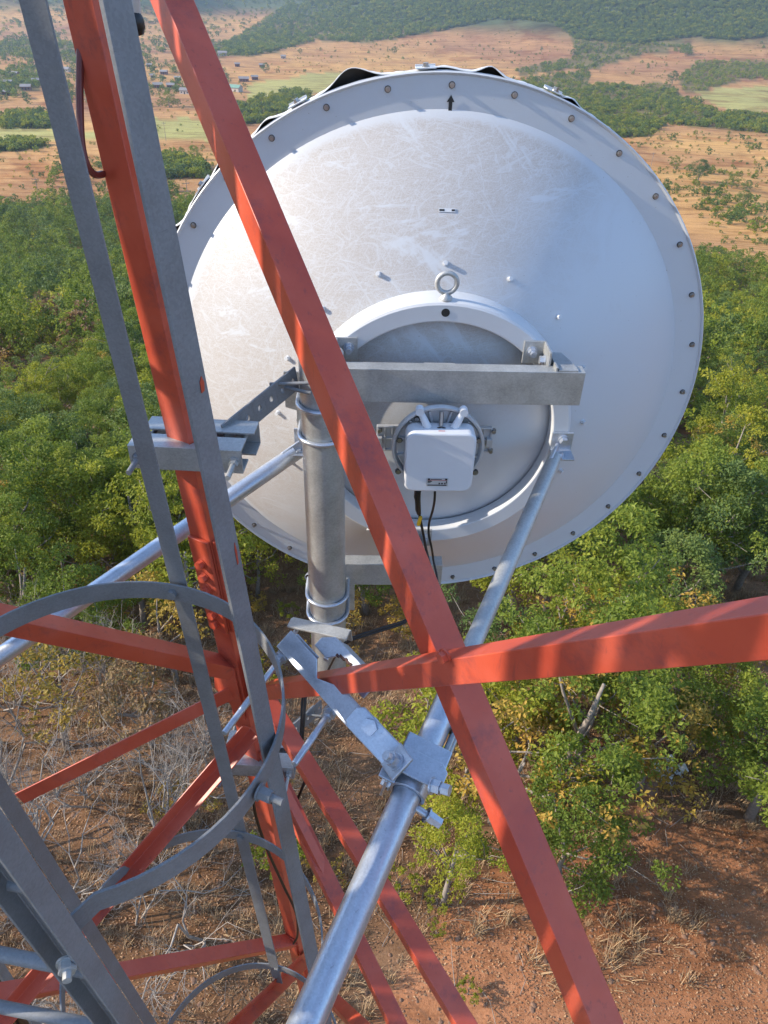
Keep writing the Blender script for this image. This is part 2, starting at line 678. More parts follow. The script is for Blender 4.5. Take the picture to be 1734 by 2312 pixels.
def cover(P):
    """(forest, wood, field, clear) flags for ground points"""
    q = proj(P)
    px, py, ok = q[..., 0], q[..., 1], q[..., 2] > 1
    jx = 22 * (fbm(P[..., 0] / 25, P[..., 1] / 25, 21) - .5) * np.clip(py / 400, .1, 2)
    jy = 60 * (fbm(P[..., 0] / 30, P[..., 1] / 30, 22) - .5) * np.clip((py - 40) / 500, .03, 2)
    a, b = px + jx, py + jy
    fo = inpoly(a, b, FOREST) & ok
    cl = np.zeros(fo.shape, bool)
    for p in CLEAR:
        cl |= inpoly(a, b, p) & ok
    wo = np.zeros(fo.shape, bool)
    for p in WOOD:
        wo |= inpoly(a, b, p) & ok
    fi = np.zeros(fo.shape, bool)
    for p in FIELD:
        fi |= inpoly(a, b, p) & ok
    back = (~ok) | (P[..., 1] < 2)
    r = np.hypot(P[..., 0], P[..., 1])
    fo = fo | (back & (r < 230) & (r > 9))
    return fo & ~cl, wo, fi, cl


def build_ground():
    rad = np.concatenate([[0], np.geomspace(1.2, 14000, 330)])
    azs = np.concatenate([np.linspace(-44, 44, 420), np.linspace(46, 314, 110)])
    na, nr_ = len(azs), len(rad)
    A, Rr = np.meshgrid(np.radians(azs), rad)
    X, Y = Rr * np.sin(A), Rr * np.cos(A)
    Z = ground_z(X, Y)
    P = np.stack([X, Y, Z], -1)
    fo, wo, fi, cl = cover(P)
    r = Rr
    col = np.zeros((nr_, na, 4))
    n1 = fbm(X / 60, Y / 60, 31)
    n2 = fbm(X / 9, Y / 9, 32)
    n3 = fbm(X / 260, Y / 220, 33)
    gold = np.array([.62, .355, .125])
    tan_ = np.array([.43, .225, .105])
    red = np.array([.46, .21, .105])
    k = np.clip((n3 * .6 + n1 * .4 - .34) * 3.6, 0, 1)[..., None]
    c = tan_ * (1 - k) + gold * k
    c = c * (1 + .35 * (n2[..., None] - .5))
    near = np.clip((200 - r) / 120, 0, 1)[..., None]
    floor_ = np.array([.245, .14, .080]) * (.75 + .5 * n2[..., None])
    c = np.where(fo[..., None], floor_ * near + np.array([.20, .13, .06]) * (1 - near), c)
    c = np.where(cl[..., None], red * (.8 + .4 * n2[..., None]), c)
    c = np.where(wo[..., None], np.array([.22, .17, .065]) * (.7 + .6 * n2[..., None]), c)
    c = np.where(fi[..., None], np.array([.44, .40, .14]) * (.8 + .4 * n1[..., None]), c)
    hills = np.clip((Z + 68) / 14, 0, 1)
    hills = np.where(r > 1150, hills, 0)[..., None]
    hc = np.array([.10, .125, .055]) * (.65 + .7 * fbm(X / 120, Y / 120, 41)[..., None])
    c = c * (1 - hills) + hc * hills
    col[..., :3] = np.clip(c, 0, 1)
    col[..., 3] = 1
    vs = P.reshape(-1, 3)
    i, j = np.meshgrid(np.arange(nr_ - 1), np.arange(na), indexing='ij')
    j2 = (j + 1) % na
    F = np.stack([i * na + j, i * na + j2, (i + 1) * na + j2, (i + 1) * na + j], -1).reshape(-1, 4)[:, ::-1]
    me = bpy.data.meshes.new('ground')
    me.from_pydata(vs.tolist(), [], F.tolist())
    a = me.color_attributes.new('land', 'FLOAT_COLOR', 'POINT')
    a.data.foreach_set('color', col.reshape(-1).astype(np.float32))
    me.validate()
    me.shade_smooth()
    q = NT('ground soil and fields')
    at = q.n('ShaderNodeAttribute', attribute_name='land')
    c = q.coord('Object')
    g1 = q.noise(c, 2.2, 8, .7)
    g2 = q.noise(c, 14, 6, .75)
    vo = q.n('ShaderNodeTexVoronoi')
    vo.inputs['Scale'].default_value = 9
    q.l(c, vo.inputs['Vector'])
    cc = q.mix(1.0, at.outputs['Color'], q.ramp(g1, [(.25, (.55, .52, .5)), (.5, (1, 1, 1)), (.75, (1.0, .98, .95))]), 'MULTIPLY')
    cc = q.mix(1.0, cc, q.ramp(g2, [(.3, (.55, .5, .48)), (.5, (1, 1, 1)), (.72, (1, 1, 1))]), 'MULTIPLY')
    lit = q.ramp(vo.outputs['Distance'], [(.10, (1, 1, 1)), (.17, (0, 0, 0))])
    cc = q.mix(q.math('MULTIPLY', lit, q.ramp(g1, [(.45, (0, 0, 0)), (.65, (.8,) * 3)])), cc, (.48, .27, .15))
    far = q.noise(q.coord('Object', (.010, .05, .03)), 3, 10, .78, .5)
    cc = q.mix(1.0, cc, q.ramp(far, [(.36, (.42, .37, .33)), (.46, (.80, .76, .70)), (.53, (1, 1, 1)), (.66, (1, .95, .80))]), 'MULTIPLY')
    far2 = q.noise(q.coord('Object', (.011, .011, .02), (0, 0, .4)), 1.3, 8, .7, 1.0)
    cc = q.mix(1.0, cc, q.ramp(far2, [(.36, (.70, .55, .47)), (.50, (1, 1, 1)), (.64, (1.0, .98, .90))]), 'MULTIPLY')
    q.base(cc)
    q.set(Roughness=.95)
    q.b.inputs['Specular IOR Level'].default_value = .1
    q.bump(g2, .6, .05)
    me.materials.append(q.m)
    o = bpy.data.objects.new('ground', me)
    COL.objects.link(o)
    return tag(o, kind='structure')


build_ground()

# ------------------------------------------------------------------ vegetation prototypes
M['bark'] = plain('grey brown bark', (.31, .26, .215), .9, 0, .4, 12)
M['deadwood'] = plain('bleached dead wood', (.40, .34, .28), .85, 0, .45, 6)
LEAF = {
    'green': mat_leaf('green foliage', (.115, .165, .024), (.190, .245, .032), (.31, .345, .048), .5),
    'deep': mat_leaf('deep blue green foliage', (.088, .138, .036), (.135, .190, .046), (.21, .255, .056), .38),
    'lime': mat_leaf('yellow green foliage', (.18, .22, .022), (.31, .325, .032), (.45, .41, .045), .52),
    'gold': mat_leaf('golden dry foliage', (.24, .18, .035), (.44, .30, .05), (.55, .34, .07), .4),
    'brown': mat_leaf('russet foliage', (.19, .115, .055), (.28, .165, .08), (.28, .21, .08), .35),
}


def tree_mesh(seed, H, Rc, leaves, clumps, lsize, base_f=.28, sparse=1.0, limbs=6):
    """returns (branch MB, crown verts, crown faces, tint)"""
    g = np.random.default_rng(seed)
    tb = MB()
    lean = g.normal(0, .05, 2)
    th = H * .62
    path = [V(0, 0, -.25)] + [V(lean[0] * th * k + g.normal(0, .04), lean[1] * th * k + g.normal(0, .04), th * k) for k in (.25, .5, .75, 1)]
    r0 = .018 * H + .02
    tb.tube(path, [r0 * 1.15, r0, r0 * .75, r0 * .5, r0 * .28], 7)
    tips = []
    for i in range(limbs):
        k = g.uniform(.28, .95)
        p0 = path[0] * 0 + np.array([np.interp(k, [0, .25, .5, .75, 1], [p[j] for p in path]) for j in range(3)])
        a = i * 2.4 + g.uniform(0, .8)
        ln = Rc * g.uniform(.6, 1.0)
        e = p0 + V(math.cos(a) * ln, math.sin(a) * ln, H * g.uniform(.12, .34))
        m = (p0 + e) / 2 + V(g.normal(0, .1), g.normal(0, .1), -.1 * ln + g.normal(0, .08))
        rr = r0 * .4
        tb.tube([p0, m, e], [rr, rr * .65, rr * .25], 5)
        tips.append(e)
        for s_ in range(2):
            e2 = e + V(*(g.normal(0, .35 * Rc, 2)), g.uniform(.0, .35 * Rc))
            q0 = m * .4 + e * .6
            tb.tube([q0, (q0 + e2) / 2 + g.normal(0, .05, 3), e2], [rr * .4, rr * .28, rr * .12], 4)
            tips.append(e2)
    # clump centres: shell of an uneven crown plus the limb tips
    cz0, cz1 = H * base_f, H
    cs, rs = [], []
    lob = g.uniform(.7, 1.15, 9)
    for i in range(clumps):
        if i < len(tips) * 2:
            c = tips[i % len(tips)] + g.normal(0, .14 * Rc, 3)
        else:
            a = g.uniform(0, 2 * PI)
            h = g.uniform(0, 1) ** .8
            rad = Rc * math.sqrt(max(0, 1 - (1.75 * h - .75) ** 2 if h > .43 else .35 + h * 1.4)) * lob[int(a / 2 / PI * 9) % 9]
            rad *= g.uniform(.45, 1.0) ** .6
            c = V(rad * math.cos(a), rad * math.sin(a), cz0 + h * (cz1 - cz0))
        cs.append(c)
        rs.append(Rc * g.uniform(.14, .27))
    n = leaves
    per = max(1, int(n / clumps * sparse))
    C_ = np.repeat(np.array(cs), per, 0)
    S_ = np.repeat(np.array(rs), per)
    N = len(C_)
    d = g.normal(0, 1, (N, 3))
    d /= np.linalg.norm(d, axis=1)[:, None]
    P = C_ + d * (S_ * g.uniform(.35, 1.05, N) ** .7)[:, None] * np.array([1, 1, .72])
    # leaf frames: drooping sprays pointing outwards
    ax = d * .8 + g.normal(0, .55, (N, 3)) + np.array([0, 0, -.25])
    ax /= np.linalg.norm(ax, axis=1)[:, None]
    up = np.array([0, 0, 1.0]) + g.normal(0, .45, (N, 3))
    sd = np.cross(ax, up)
    sd /= np.linalg.norm(sd, axis=1)[:, None] + 1e-9
    ln = lsize * g.uniform(.7, 1.4, N)[:, None]
    wd_ = ln * g.uniform(.42, .62, N)[:, None]
    nz = np.cross(sd, ax)
    vs = np.stack([P - ax * ln * .5, P + sd * wd_ * .5 + nz * ln * .06, P + ax * ln * .5 - nz * ln * .08, P - sd * wd_ * .5 + nz * ln * .06], 1).reshape(-1, 3)
    fs = np.arange(4 * N).reshape(-1, 4)
    tint = np.clip(np.repeat(g.uniform(0, 1, clumps), per) * .6 + g.uniform(0, 1, N) * .4, 0, 1)
    return tb, vs, fs, np.repeat(tint, 4)


def crown_data(name, vs, fs, tint, mat):
    me = bpy.data.meshes.new(name)
    me.from_pydata(vs.tolist(), [], fs.tolist())
    a = me.attributes.new('tint', 'FLOAT', 'POINT')
    a.data.foreach_set('value', tint.astype(np.float32))
    me.materials.append(mat)
    return me


def mb_data(name, mb, mat):
    me = bpy.data.meshes.new(name)
    me.from_pydata(mb.v, [], mb.f)
    me.shade_smooth()
    me.materials.append(mat)
    return me


def bare_mesh(seed, H, spread=.55, depth=5):
    g = np.random.default_rng(seed)
    tb = MB()

    def grow(p, d, ln, r, lv):
        m = p + d * ln * .5 + g.normal(0, .07 * ln, 3)
        e = p + d * ln + g.normal(0, .09 * ln, 3)
        tb.tube([p, m, e], [r, r * .85, r * .62], 5 if lv > 1 else 3, caps=False)
        if lv == 0:
            return
        for k in range(g.integers(2, 4)):
            q = p * .25 + e * .75 if k == 2 else (e if k else m)
            nd = nrm(d + g.normal(0, spread, 3) + V(0, 0, .12))
            grow(q, nd, ln * g.uniform(.6, .85), r * .6, lv - 1)
    for s_ in range(g.integers(2, 4)):
        grow(V(g.normal(0, .1), g.normal(0, .1), -.2), nrm(V(g.normal(0, .35), g.normal(0, .35), 1)), H * .33, .0085 * H, depth)
    return tb


PROTO = {}      # kind -> list of (trunk mesh, crown mesh or None, height)
LOD = {}


def add_proto(kind, leafmat, specs, seed0):
    PROTO[kind] = []
    LOD[kind] = []
    for i, (H, Rc, n, cl, ls, bf, sp) in enumerate(specs):
        tb, vs, fs, ti = tree_mesh(seed0 + i, H, Rc, n, cl, ls, bf, sp)
        PROTO[kind].append((mb_data('trunk', tb, M['bark']), crown_data('crown', vs, fs, ti, LEAF[leafmat]), H))
        tb, vs, fs, ti = tree_mesh(seed0 + i, H, Rc, int(n * .11), int(cl * .8), ls * 2.5, bf, sp, 3)
        LOD[kind].append((crown_data('crown', vs, fs, ti, LEAF[leafmat]), H))


add_proto('green', 'green', [(5.6, 1.65, 8600, 92, .10, .22, 1), (4.8, 1.75, 8600, 92, .10, .2, 1), (6.2, 1.5, 7800, 84, .10, .28, 1)], 100)
add_proto('deep', 'deep', [(5.2, 1.6, 8200, 86, .10, .2, 1), (5.9, 1.8, 8800, 92, .10, .24, 1)], 200)
add_proto('lime', 'lime', [(5.3, 1.5, 5200, 66, .105, .25, 1), (4.6, 1.6, 4800, 62, .105, .22, 1), (5.8, 1.35, 4200, 56, .105, .3, 1)], 300)
add_proto('gold', 'gold', [(4.6, 1.35, 1900, 62, .12, .25, 1), (3.9, 1.25, 1500, 56, .12, .2, 1)], 400)
add_proto('brown', 'brown', [(4.4, 1.4, 3000, 64, .13, .2, 1)], 500)
add_proto('shrub', 'lime', [(1.7, .75, 1200, 34, .10, .05, 1), (1.4, .65, 1000, 30, .10, .05, 1)], 600)
add_proto('goldshrub', 'gold', [(1.5, .8, 800, 36, .10, .05, 1)], 650)
PROTO['bare'] = []
for i in range(3):
    PROTO['bare'].append((mb_data('trunk', bare_mesh(700 + i, 4.6, .5, 6), M['deadwood']), None, 4.6))

LABELS = {
    'green': ('leafy green tree', 'tree'), 'deep': ('dark blue-green tree', 'tree'),
    'lime': ('bright yellow-green tree', 'tree'), 'gold': ('golden drying tree', 'tree'),
    'brown': ('russet brown tree', 'tree'), 'bare': ('bare grey tree', 'tree'),
    'shrub': ('low yellow-green shrub', 'shrub'), 'goldshrub': ('low golden shrub', 'shrub'),
}
NAMES = {'green': 'leafy_tree', 'deep': 'leafy_tree', 'lime': 'leafy_tree', 'gold': 'drying_tree', 'brown': 'drying_tree', 'bare': 'bare_tree',
         'shrub': 'shrub', 'goldshrub': 'shrub'}


def plant_tree(kind, P, scale, rot, label, group, var=None, tilt=(0, 0)):
    tr, cr, H = PROTO[kind][(rng.integers(len(PROTO[kind])) if var is None else var) % len(PROTO[kind])]
    o = thing(NAMES[kind], P, label, LABELS[kind][1], group)
    o.rotation_euler = (tilt[0], tilt[1], rot)
    o.scale = (scale[0], scale[0], scale[1])
    t = bpy.data.objects.new('trunk' if kind not in ('shrub', 'goldshrub') else 'stem', tr)
    COL.objects.link(t)
    t.parent = o
    if cr is not None:
        c = bpy.data.objects.new('crown' if kind not in ('shrub', 'goldshrub') else 'foliage', cr)
        COL.objects.link(c)
        c.parent = o
    return o


def kind_at(px, py, g):
    """mix of tree kinds over the slope, as the picture shows it"""
    if px < 500 and py > 1370:
        w = {'bare': .76, 'gold': .11, 'goldshrub': .10, 'brown': .03}
    elif px < 470 and py > 1240:
        w = {'green': .45, 'lime': .25, 'gold': .2, 'bare': .10}
    elif 470 <= px < 1000 and py > 1250:
        w = {'goldshrub': .40, 'shrub': .34, 'gold': .12, 'green': .08, 'bare': .06}
    elif px < 480 and 690 < py < 790:
        w = {'green': .4, 'brown': .3, 'deep': .2, 'lime': .1}
    elif px < 480 and py <= 690:
        w = {'green': .5, 'deep': .45, 'lime': .05}
    elif px < 480:
        w = {'green': .46, 'lime': .30, 'deep': .10, 'gold': .30 if px < 170 and py > 930 else .06, 'brown': .05, 'bare': .03}
    elif py < 1000:
        w = {'green': .40, 'deep': .20, 'lime': .28, 'bare': .06, 'gold': .08}
    else:
        w = {'lime': .42, 'green': .30, 'deep': .10, 'gold': .12, 'bare': .06}
    ks = list(w)
    return ks[g.choice(len(ks), p=np.array([w[k] for k in ks]) / sum(w.values()))]


def region(x, y):
    """where a tree stands, told by things one can find in the picture"""
    if x < 500 and y < 1700 or x < 300:
        side = 'left of the ladder' if x < 70 + .18 * y * .5 else 'beside the ladder'
        for lim, t in ((600, 'at field edge'), (660, 'below field edge'), (760, 'on upper slope'), (830, 'above middle slope'), (900, 'on middle slope'), (980, 'above clamp'), (1060, 'level with clamp'),
                       (1240, 'above left strut'), (1420, 'by upper hoop'), (1580, 'under left brace'), (9999, 'below left braces')):
            if y < lim:
                return side + ' ' + t
    if x < 1010 and y > 1200:
        return ('left of the mounting pole' if x < 690 else 'between pole and diagonal') + (' near dish bottom' if y < 1450 else (' below brace clamp' if y < 1750 else ' at clearing'))
    side = 'beside the dish' if x < 1400 else 'towards right edge'
    for lim, t in ((680, 'at field edge'), (820, 'on upper slope'), (960, 'on middle slope'), (1120, 'by soil patch'),
                   (1280, 'under lower rim'), (1450, 'above right brace'), (1620, 'below right brace'), (9999, 'at the clearing')):
        if y < lim:
            return side + ' ' + t


def forest():
    g = np.random.default_rng(11)
    pts = []
    # jittered grid over the slope, denser close by
    for cell, r0, r1 in ((2.0, 8.5, 40), (2.45, 40, 90), (2.9, 90, 270)):
        xs = np.arange(-230, 250, cell)
        ys = np.arange(-60, 290, cell)
        X, Y = np.meshgrid(xs, ys)
        X = X + g.uniform(-.48, .48, X.shape) * cell
        Y = Y + g.uniform(-.48, .48, Y.shape) * cell
        r = np.hypot(X, Y)
        m = (r >= r0) & (r < r1) & ((np.abs(np.degrees(np.arctan2(X, Y))) < 46) | (r < 35))
        X, Y = X[m], Y[m]
        P = np.stack([X, Y, ground_z(X, Y)], -1)
        fo, wo, fi, cl = cover(P)
        gap = fbm(X / 9, Y / 9, 55)
        qq = proj(P)
        thick = ((qq[:, 0] < 520) & (qq[:, 1] > 1370) & (qq[:, 2] > 1)) | ((qq[:, 0] > 480) & (qq[:, 0] < 1000) & (qq[:, 1] > 1250) & (qq[:, 1] < 2000) & (g.uniform(size=len(P)) < .7))
        keep = fo & ((gap > (.42 if r1 < 60 else .39)) | thick)
        pts.append(P[keep])
    P = np.concatenate(pts)
    top = P.copy()
    top[:, 2] += 3
    q = proj(top)
    r = np.linalg.norm(P, axis=1)
    inview = (q[:, 2] > 1) & (q[:, 0] > -120) & (q[:, 0] < 1850) & (q[:, 1] < 2450)
    # what the dish and the tower hide completely need not be single trees
    hid = ((q[:, 0] - 1000) / 520) ** 2 + ((q[:, 1] - 745) / 510) ** 2 < 1
    return P, q, r, inview & ~hid


FP, FQ, FR, FV = forest()
g11 = np.random.default_rng(12)
order = np.argsort(np.where(FV, FR, 1e9))
NEAR = set(order[:262].tolist())
FAM = {}
stuff_pts = {k: [] for k in ('green', 'deep', 'lime', 'gold', 'brown', 'bare')}
HAND = [
    (1640, 840, 'bare', .9, .8, 0, 'bare grey tree with pale fan of twigs on the slope right of the dish'),
    (1700, 1270, 'bare', .9, .75, 1, 'bare grey tree at the right edge above the long red brace'),
    (1300, 1195, 'bare', .7, .6, 2, 'small bare tree just outside the lower right dish rim'),
    (1385, 1400, 'bare', .7, .6, 0, 'bare forked tree among green crowns above the red brace'),
    # named trees: (base px, base py, kind, scale width, scale height, variant, label)
    (1000, 2042, 'lime', .62, .84, 0, 'slender yellow-green tree with its bare stem on the red soil beside the thick strut'),
    (1255, 2010, 'green', .85, .80, 1, 'rounded green tree between the long red brace and the red clearing'),
    (1690, 1850, 'green', 1.10, .92, 0, 'big bright green tree at the right edge of the red clearing'),
    (1440, 1780, 'gold', 1.0, .95, 0, 'tree with golden drying leaves left of the white rubbish heap'),
    (1165, 1690, 'lime', .9, .85, 1, 'yellow-green tree right under the crossing of the two red braces'),
    (1290, 1480, 'lime', .75, .7, 2, 'brightest yellow tree just above the long red brace'),
]
for bx, by, kd, sw, sh, vr, lb in HAND:
    plant_tree(kd, hit(bx, by), (sw, sh), rng.uniform(0, 6.28), lb, None, vr)
hand_xy = np.array([hit(b[0], b[1])[:2] for b in HAND])
for i in range(len(FP)):
    px, py = FQ[i, 0], FQ[i, 1]
    if FQ[i, 2] < 1:
        px, py = 300, 900
    if np.min(np.hypot(*(hand_xy - FP[i, :2]).T)) < 1.6:
        continue
    k = kind_at(px, py, g11)
    if i in NEAR:
        s = g11.uniform(.70, 1.30)
        if 470 <= px < 1000 and py > 1250:
            s *= .75
        o = plant_tree(k, FP[i] - V(0, 0, .05), (s, s * g11.uniform(.85, 1.1)), g11.uniform(0, 6.28), '', LABELS[k][0] + 's of the slope forest',
                       None, tuple(g11.normal(0, .06, 2)))
        FAM.setdefault((k, region(px, py)), []).append((px, py, o))
    else:
        k = {'shrub': 'lime', 'goldshrub': 'gold'}.get(k, k)
        stuff_pts[k].append((FP[i], g11.uniform(.7, 1.5), g11.uniform(0, 6.28)))
ORD = ['leftmost', 'second from left', 'third from left', 'fourth from left', 'fifth from left', 'sixth from left', 'seventh from left', 'eighth from left', 'ninth from left', 'tenth from left', 'eleventh from left', 'twelfth from left', 'thirteenth from left', 'fourteenth from left', 'fifteenth from left', 'sixteenth from left', 'seventeenth from left', 'eighteenth from left']
for (k, reg), lst in FAM.items():
    nm = LABELS[k][0]
    lst.sort()
    for j, (px, py, o) in enumerate(lst):
        if len(lst) == 1:
            t = ''
        elif j == len(lst) - 1:
            t = ', rightmost'
        elif len(lst) == 3 and j == 1:
            t = ', middle one'
        else:
            t = ', ' + (ORD[j] if j < 18 else 'further right')
        o['label'] = (nm + ' ' + reg + t)


def scatter(name, entries, protos, label=None, cat=None):
    """one stuff object: points with scale, rotation and a prototype index, instanced by geometry nodes"""
    col = bpy.data.collections.new(name + ' shapes')
    for i, me in enumerate(protos):
        po = bpy.data.objects.new('shape %03d' % i, me)
        col.objects.link(po)
    me = bpy.data.meshes.new(name)
    me.from_pydata([tuple(map(float, e[0])) for e in entries], [], [])
    for an, tp, ix in (('sc', 'FLOAT', 1), ('rot', 'FLOAT', 2), ('idx', 'INT', 3)):
        a = me.attributes.new(an, tp, 'POINT')
        a.data.foreach_set('value', np.array([e[ix] for e in entries], np.int32 if tp == 'INT' else np.float32))
    o = bpy.data.objects.new(name, me)
    COL.objects.link(o)
    ng = bpy.data.node_groups.new(name, 'GeometryNodeTree')
    ng.interface.new_socket('Geometry', in_out='INPUT', socket_type='NodeSocketGeometry')
    ng.interface.new_socket('Geometry', in_out='OUTPUT', socket_type='NodeSocketGeometry')
    N = ng.nodes
    gi, go = N.new('NodeGroupInput'), N.new('NodeGroupOutput')
    ci = N.new('GeometryNodeCollectionInfo')
    ci.inputs['Collection'].default_value = col
    ci.inputs['Separate Children'].default_value = True
    ci.inputs['Reset Children'].default_value = True
    ip = N.new('GeometryNodeInstanceOnPoints')
    ip.inputs['Pick Instance'].default_value = True

    def attr(an, tp):
        a = N.new('GeometryNodeInputNamedAttribute')
        a.data_type = tp
        a.inputs['Name'].default_value = an
        return a.outputs['Attribute']
    cx = N.new('ShaderNodeCombineXYZ')
    L = ng.links.new
    L(attr('rot', 'FLOAT'), cx.inputs[2])
    L(gi.outputs[0], ip.inputs['Points'])
    L(ci.outputs[0], ip.inputs['Instance'])
    L(attr('idx', 'INT'), ip.inputs['Instance Index'])
    L(cx.outputs[0], ip.inputs['Rotation'])
    L(attr('sc', 'FLOAT'), ip.inputs['Scale'])
    L(ip.outputs[0], go.inputs[0])
    md = o.modifiers.new('scatter', 'NODES')
    md.node_group = ng
    tag(o, label, cat, None, 'stuff')
    return o


protos, ents = [], []
for k, lst in stuff_pts.items():
    base = len(protos)
    if k == 'bare':
        ms = [mb_data('bare', bare_mesh(740 + j, 4.4, .5, 4), M['deadwood']) for j in range(2)]
    else:
        ms = [c for c, H in LOD[k]]
    protos += ms
    for j, (P, s, ro) in enumerate(lst):
        ents.append((P, s, ro, base + j % len(ms)))
scatter('forest', ents, protos, 'unbroken green forest canopy covering the slope down to the fields', 'forest')

# far woods, bushes and hedges of the plain and the hills
g13 = np.random.default_rng(13)


def far_points():
    ents = []

    # seeds thrown over the ground keep the count where the picture needs it
    def throw(n, poly, smin, smax, ids, thr=0.0, keep=.1):
        xs = [p[0] for p in poly]
        ys = [p[1] for p in poly]
        qx = g13.uniform(min(xs), max(xs), n)
        qy = g13.uniform(max(min(ys), -50), max(ys), n)
        ok = inpoly(qx, qy, poly)
        P = hits(qx[ok], qy[ok])
        r = np.hypot(P[:, 0], P[:, 1])
        f = fbm(P[:, 0] / 40 + 9, P[:, 1] / 40, 77)
        k = (r < 9000) & ((f > thr) | (g13.uniform(size=len(f)) < keep))
        for p in P[k]:
            sc_ = g13.uniform(smin, smax)
            ents.append((p - V(0, 0, .8 * sc_), sc_, g13.uniform(0, 6.28), int(g13.choice(ids))))
    for i, p in enumerate(WOOD):
        xs = [q[0] for q in p]
        ys = [q[1] for q in p]
        area = (max(xs) - min(xs)) * (max(ys) - max(min(ys), -50))
        if i == 0:
            throw(int(area * .085), p, .6, 1.3, (0, 0, 2, 3, 4), .36, .45)
        else:
            throw(int(area * .07), p, .28, .80, (0, 1, 2, 4, 4) if i != 3 else (0, 4, 4), .40, .30)
    throw(2600, [(-150, -50), (720, -50), (560, 60), (470, 110), (330, 135), (-150, 120)], .6, 1.2, (1, 3, 4), .45, .3)
    throw(1100, [(-100, 90), (480, 100), (520, 190), (300, 230), (-100, 240)], .4, 1.0, (0, 1, 3), .4, .5)
    for n, poly in ((1100, [(640, 110), (1250, 60), (1300, 100), (1150, 165), (700, 165), (620, 170)]),
                    (520, [(1330, 160), (1480, 130), (1734, 90), (1800, 130), (1550, 140), (1500, 180)]),
                    (1900, [(1350, 300), (1900, 300), (1900, 620), (1734, 600), (1600, 520), (1400, 360)]),
                    (1300, [(-200, 325), (500, 320), (500, 500), (-200, 500)]),
                    (420, [(330, 190), (560, 160), (560, 300), (330, 300)]), (700, [(1560, 450), (1900, 450), (1900, 660), (1640, 600)])):
        throw(n, poly, .10, .34, (0, 1, 2, 3, 4), .52, .2)
        throw(n // 9, poly, .4, .75, (0, 1, 2, 3), .5, .1)
    return ents


FARP = []
for j, (lm, H, Rc) in enumerate((('green', 6, 2.8), ('deep', 6.5, 3.0), ('green', 5, 3.2), ('deep', 5.5, 2.6), ('lime', 5.5, 2.8))):
    tb, vs, fs, ti = tree_mesh(800 + j, H, Rc, 300, 40, .95, .0, 1, 2)
    FARP.append(crown_data('crown', vs, fs, ti, LEAF[lm]))
scatter('far_woods', far_points(), FARP, 'distant woods, bushes and hedges over the plain and the hills', 'woods')

# single trees that stand out on the plain: (px, py, width px, kind, label)
for px, py, wpx, kd, lb in (
        (1575, 410, 50, 'deep', 'round dark green tree standing alone in the dry field right of the dish'),
        (1652, 425, 34, 'green', 'loose green tree right of the round dark tree in the dry field'),
        (1684, 432, 26, 'deep', 'small dark tree furthest right beside the round dark tree'),
        (1677, 462, 34, 'deep', 'dark bush-like tree below the pair of trees in the dry field'),
        (1522, 380, 26, 'green', 'small green tree left of the round dark tree'),
        (1293, 128, 16, 'deep', 'tall narrow dark tree alone in the golden field above the dish'),
        (890, 122, 16, 'deep', 'small round tree alone in the golden field above the dish rim'),
        (1517, 190, 28, 'deep', 'dark round tree at the wood edge below the pale field'),
        (1547, 125, 24, 'green', 'green tree at the end of the far hedge under the hill'),
        (383, 243, 34, 'green', 'largest green tree of the village clump beside the ladder strap'),
        (403, 240, 16, 'deep', 'small dark tree beside the village clump'),
        (362, 242, 16, 'green', 'small pale tree on the left of the village clump'),
        (600, 165, 22, 'deep', 'dark tree nearest the green-roofed hall on the plain'),
        (678, 122, 12, 'deep', 'lone dark tree at the foot of the big hill'),
        (390, 450, 28, 'deep', 'flat topped dark tree in the dry field left of the dish'),
        (440, 360, 30, 'green', 'green tree on the field edge beside the red diagonal')):
    P = hit(px, py)
    w = wpx / FPX * float(proj(P)[2])
    H = PROTO[kd][0][2]
    s = w / 3.3
    plant_tree(kd, P - V(0, 0, .2 * H * s * .62), (s, s * .70), rng.uniform(0, 6), lb, None, 0)

# ------------------------------------------------------------------ ground cover near the tower
g14 = np.random.default_rng(14)
M['straw'] = plain('dry grass', (.46, .31, .17), .9, 0, .4, 2)
M['litter'] = mat_leaf('fallen leaves', (.20, .085, .04), (.36, .19, .095), (.60, .40, .22), .1)
M['stone'] = plain('red brown stones', (.27, .15, .09), .9, 0, .35, 9)


def near_xy(n, rmin, rmax, half=40):
    a = np.radians(g14.uniform(-half, half, n))
    r = np.sqrt(g14.uniform(rmin ** 2, rmax ** 2, n))
    x, y = r * np.sin(a), r * np.cos(a)
    return np.stack([x, y, ground_z(x, y)], -1)


def build_litter():
    P = np.concatenate([near_xy(150000, 2.5, 20, 80), near_xy(75000, 18, 42)])
    den = fbm(P[:, 0] / 1.6, P[:, 1] / 1.6, 91)
    P = P[den > .36]
    N = len(P)
    P = P + np.array([0, 0, .02])
    a = g14.uniform(0, 2 * PI, N)
    ax = np.stack([np.cos(a), np.sin(a), g14.normal(0, .25, N)], -1)
    sd = np.stack([-np.sin(a), np.cos(a), g14.normal(0, .3, N)], -1)
    ln = g14.uniform(.010, .036, N)[:, None]
    vs = np.stack([P - ax * ln, P + sd * ln * .5, P + ax * ln, P - sd * ln * .5], 1).reshape(-1, 3)
    me = crown_data('leaf_litter', vs, np.arange(4 * N).reshape(-1, 4), np.repeat(g14.uniform(0, 1, N), 4), M['litter'])
    o = bpy.data.objects.new('leaf_litter', me)
    COL.objects.link(o)
    tag(o, 'fallen dry leaves strewn over the red soil', 'leaf litter', None, 'stuff')


build_litter()


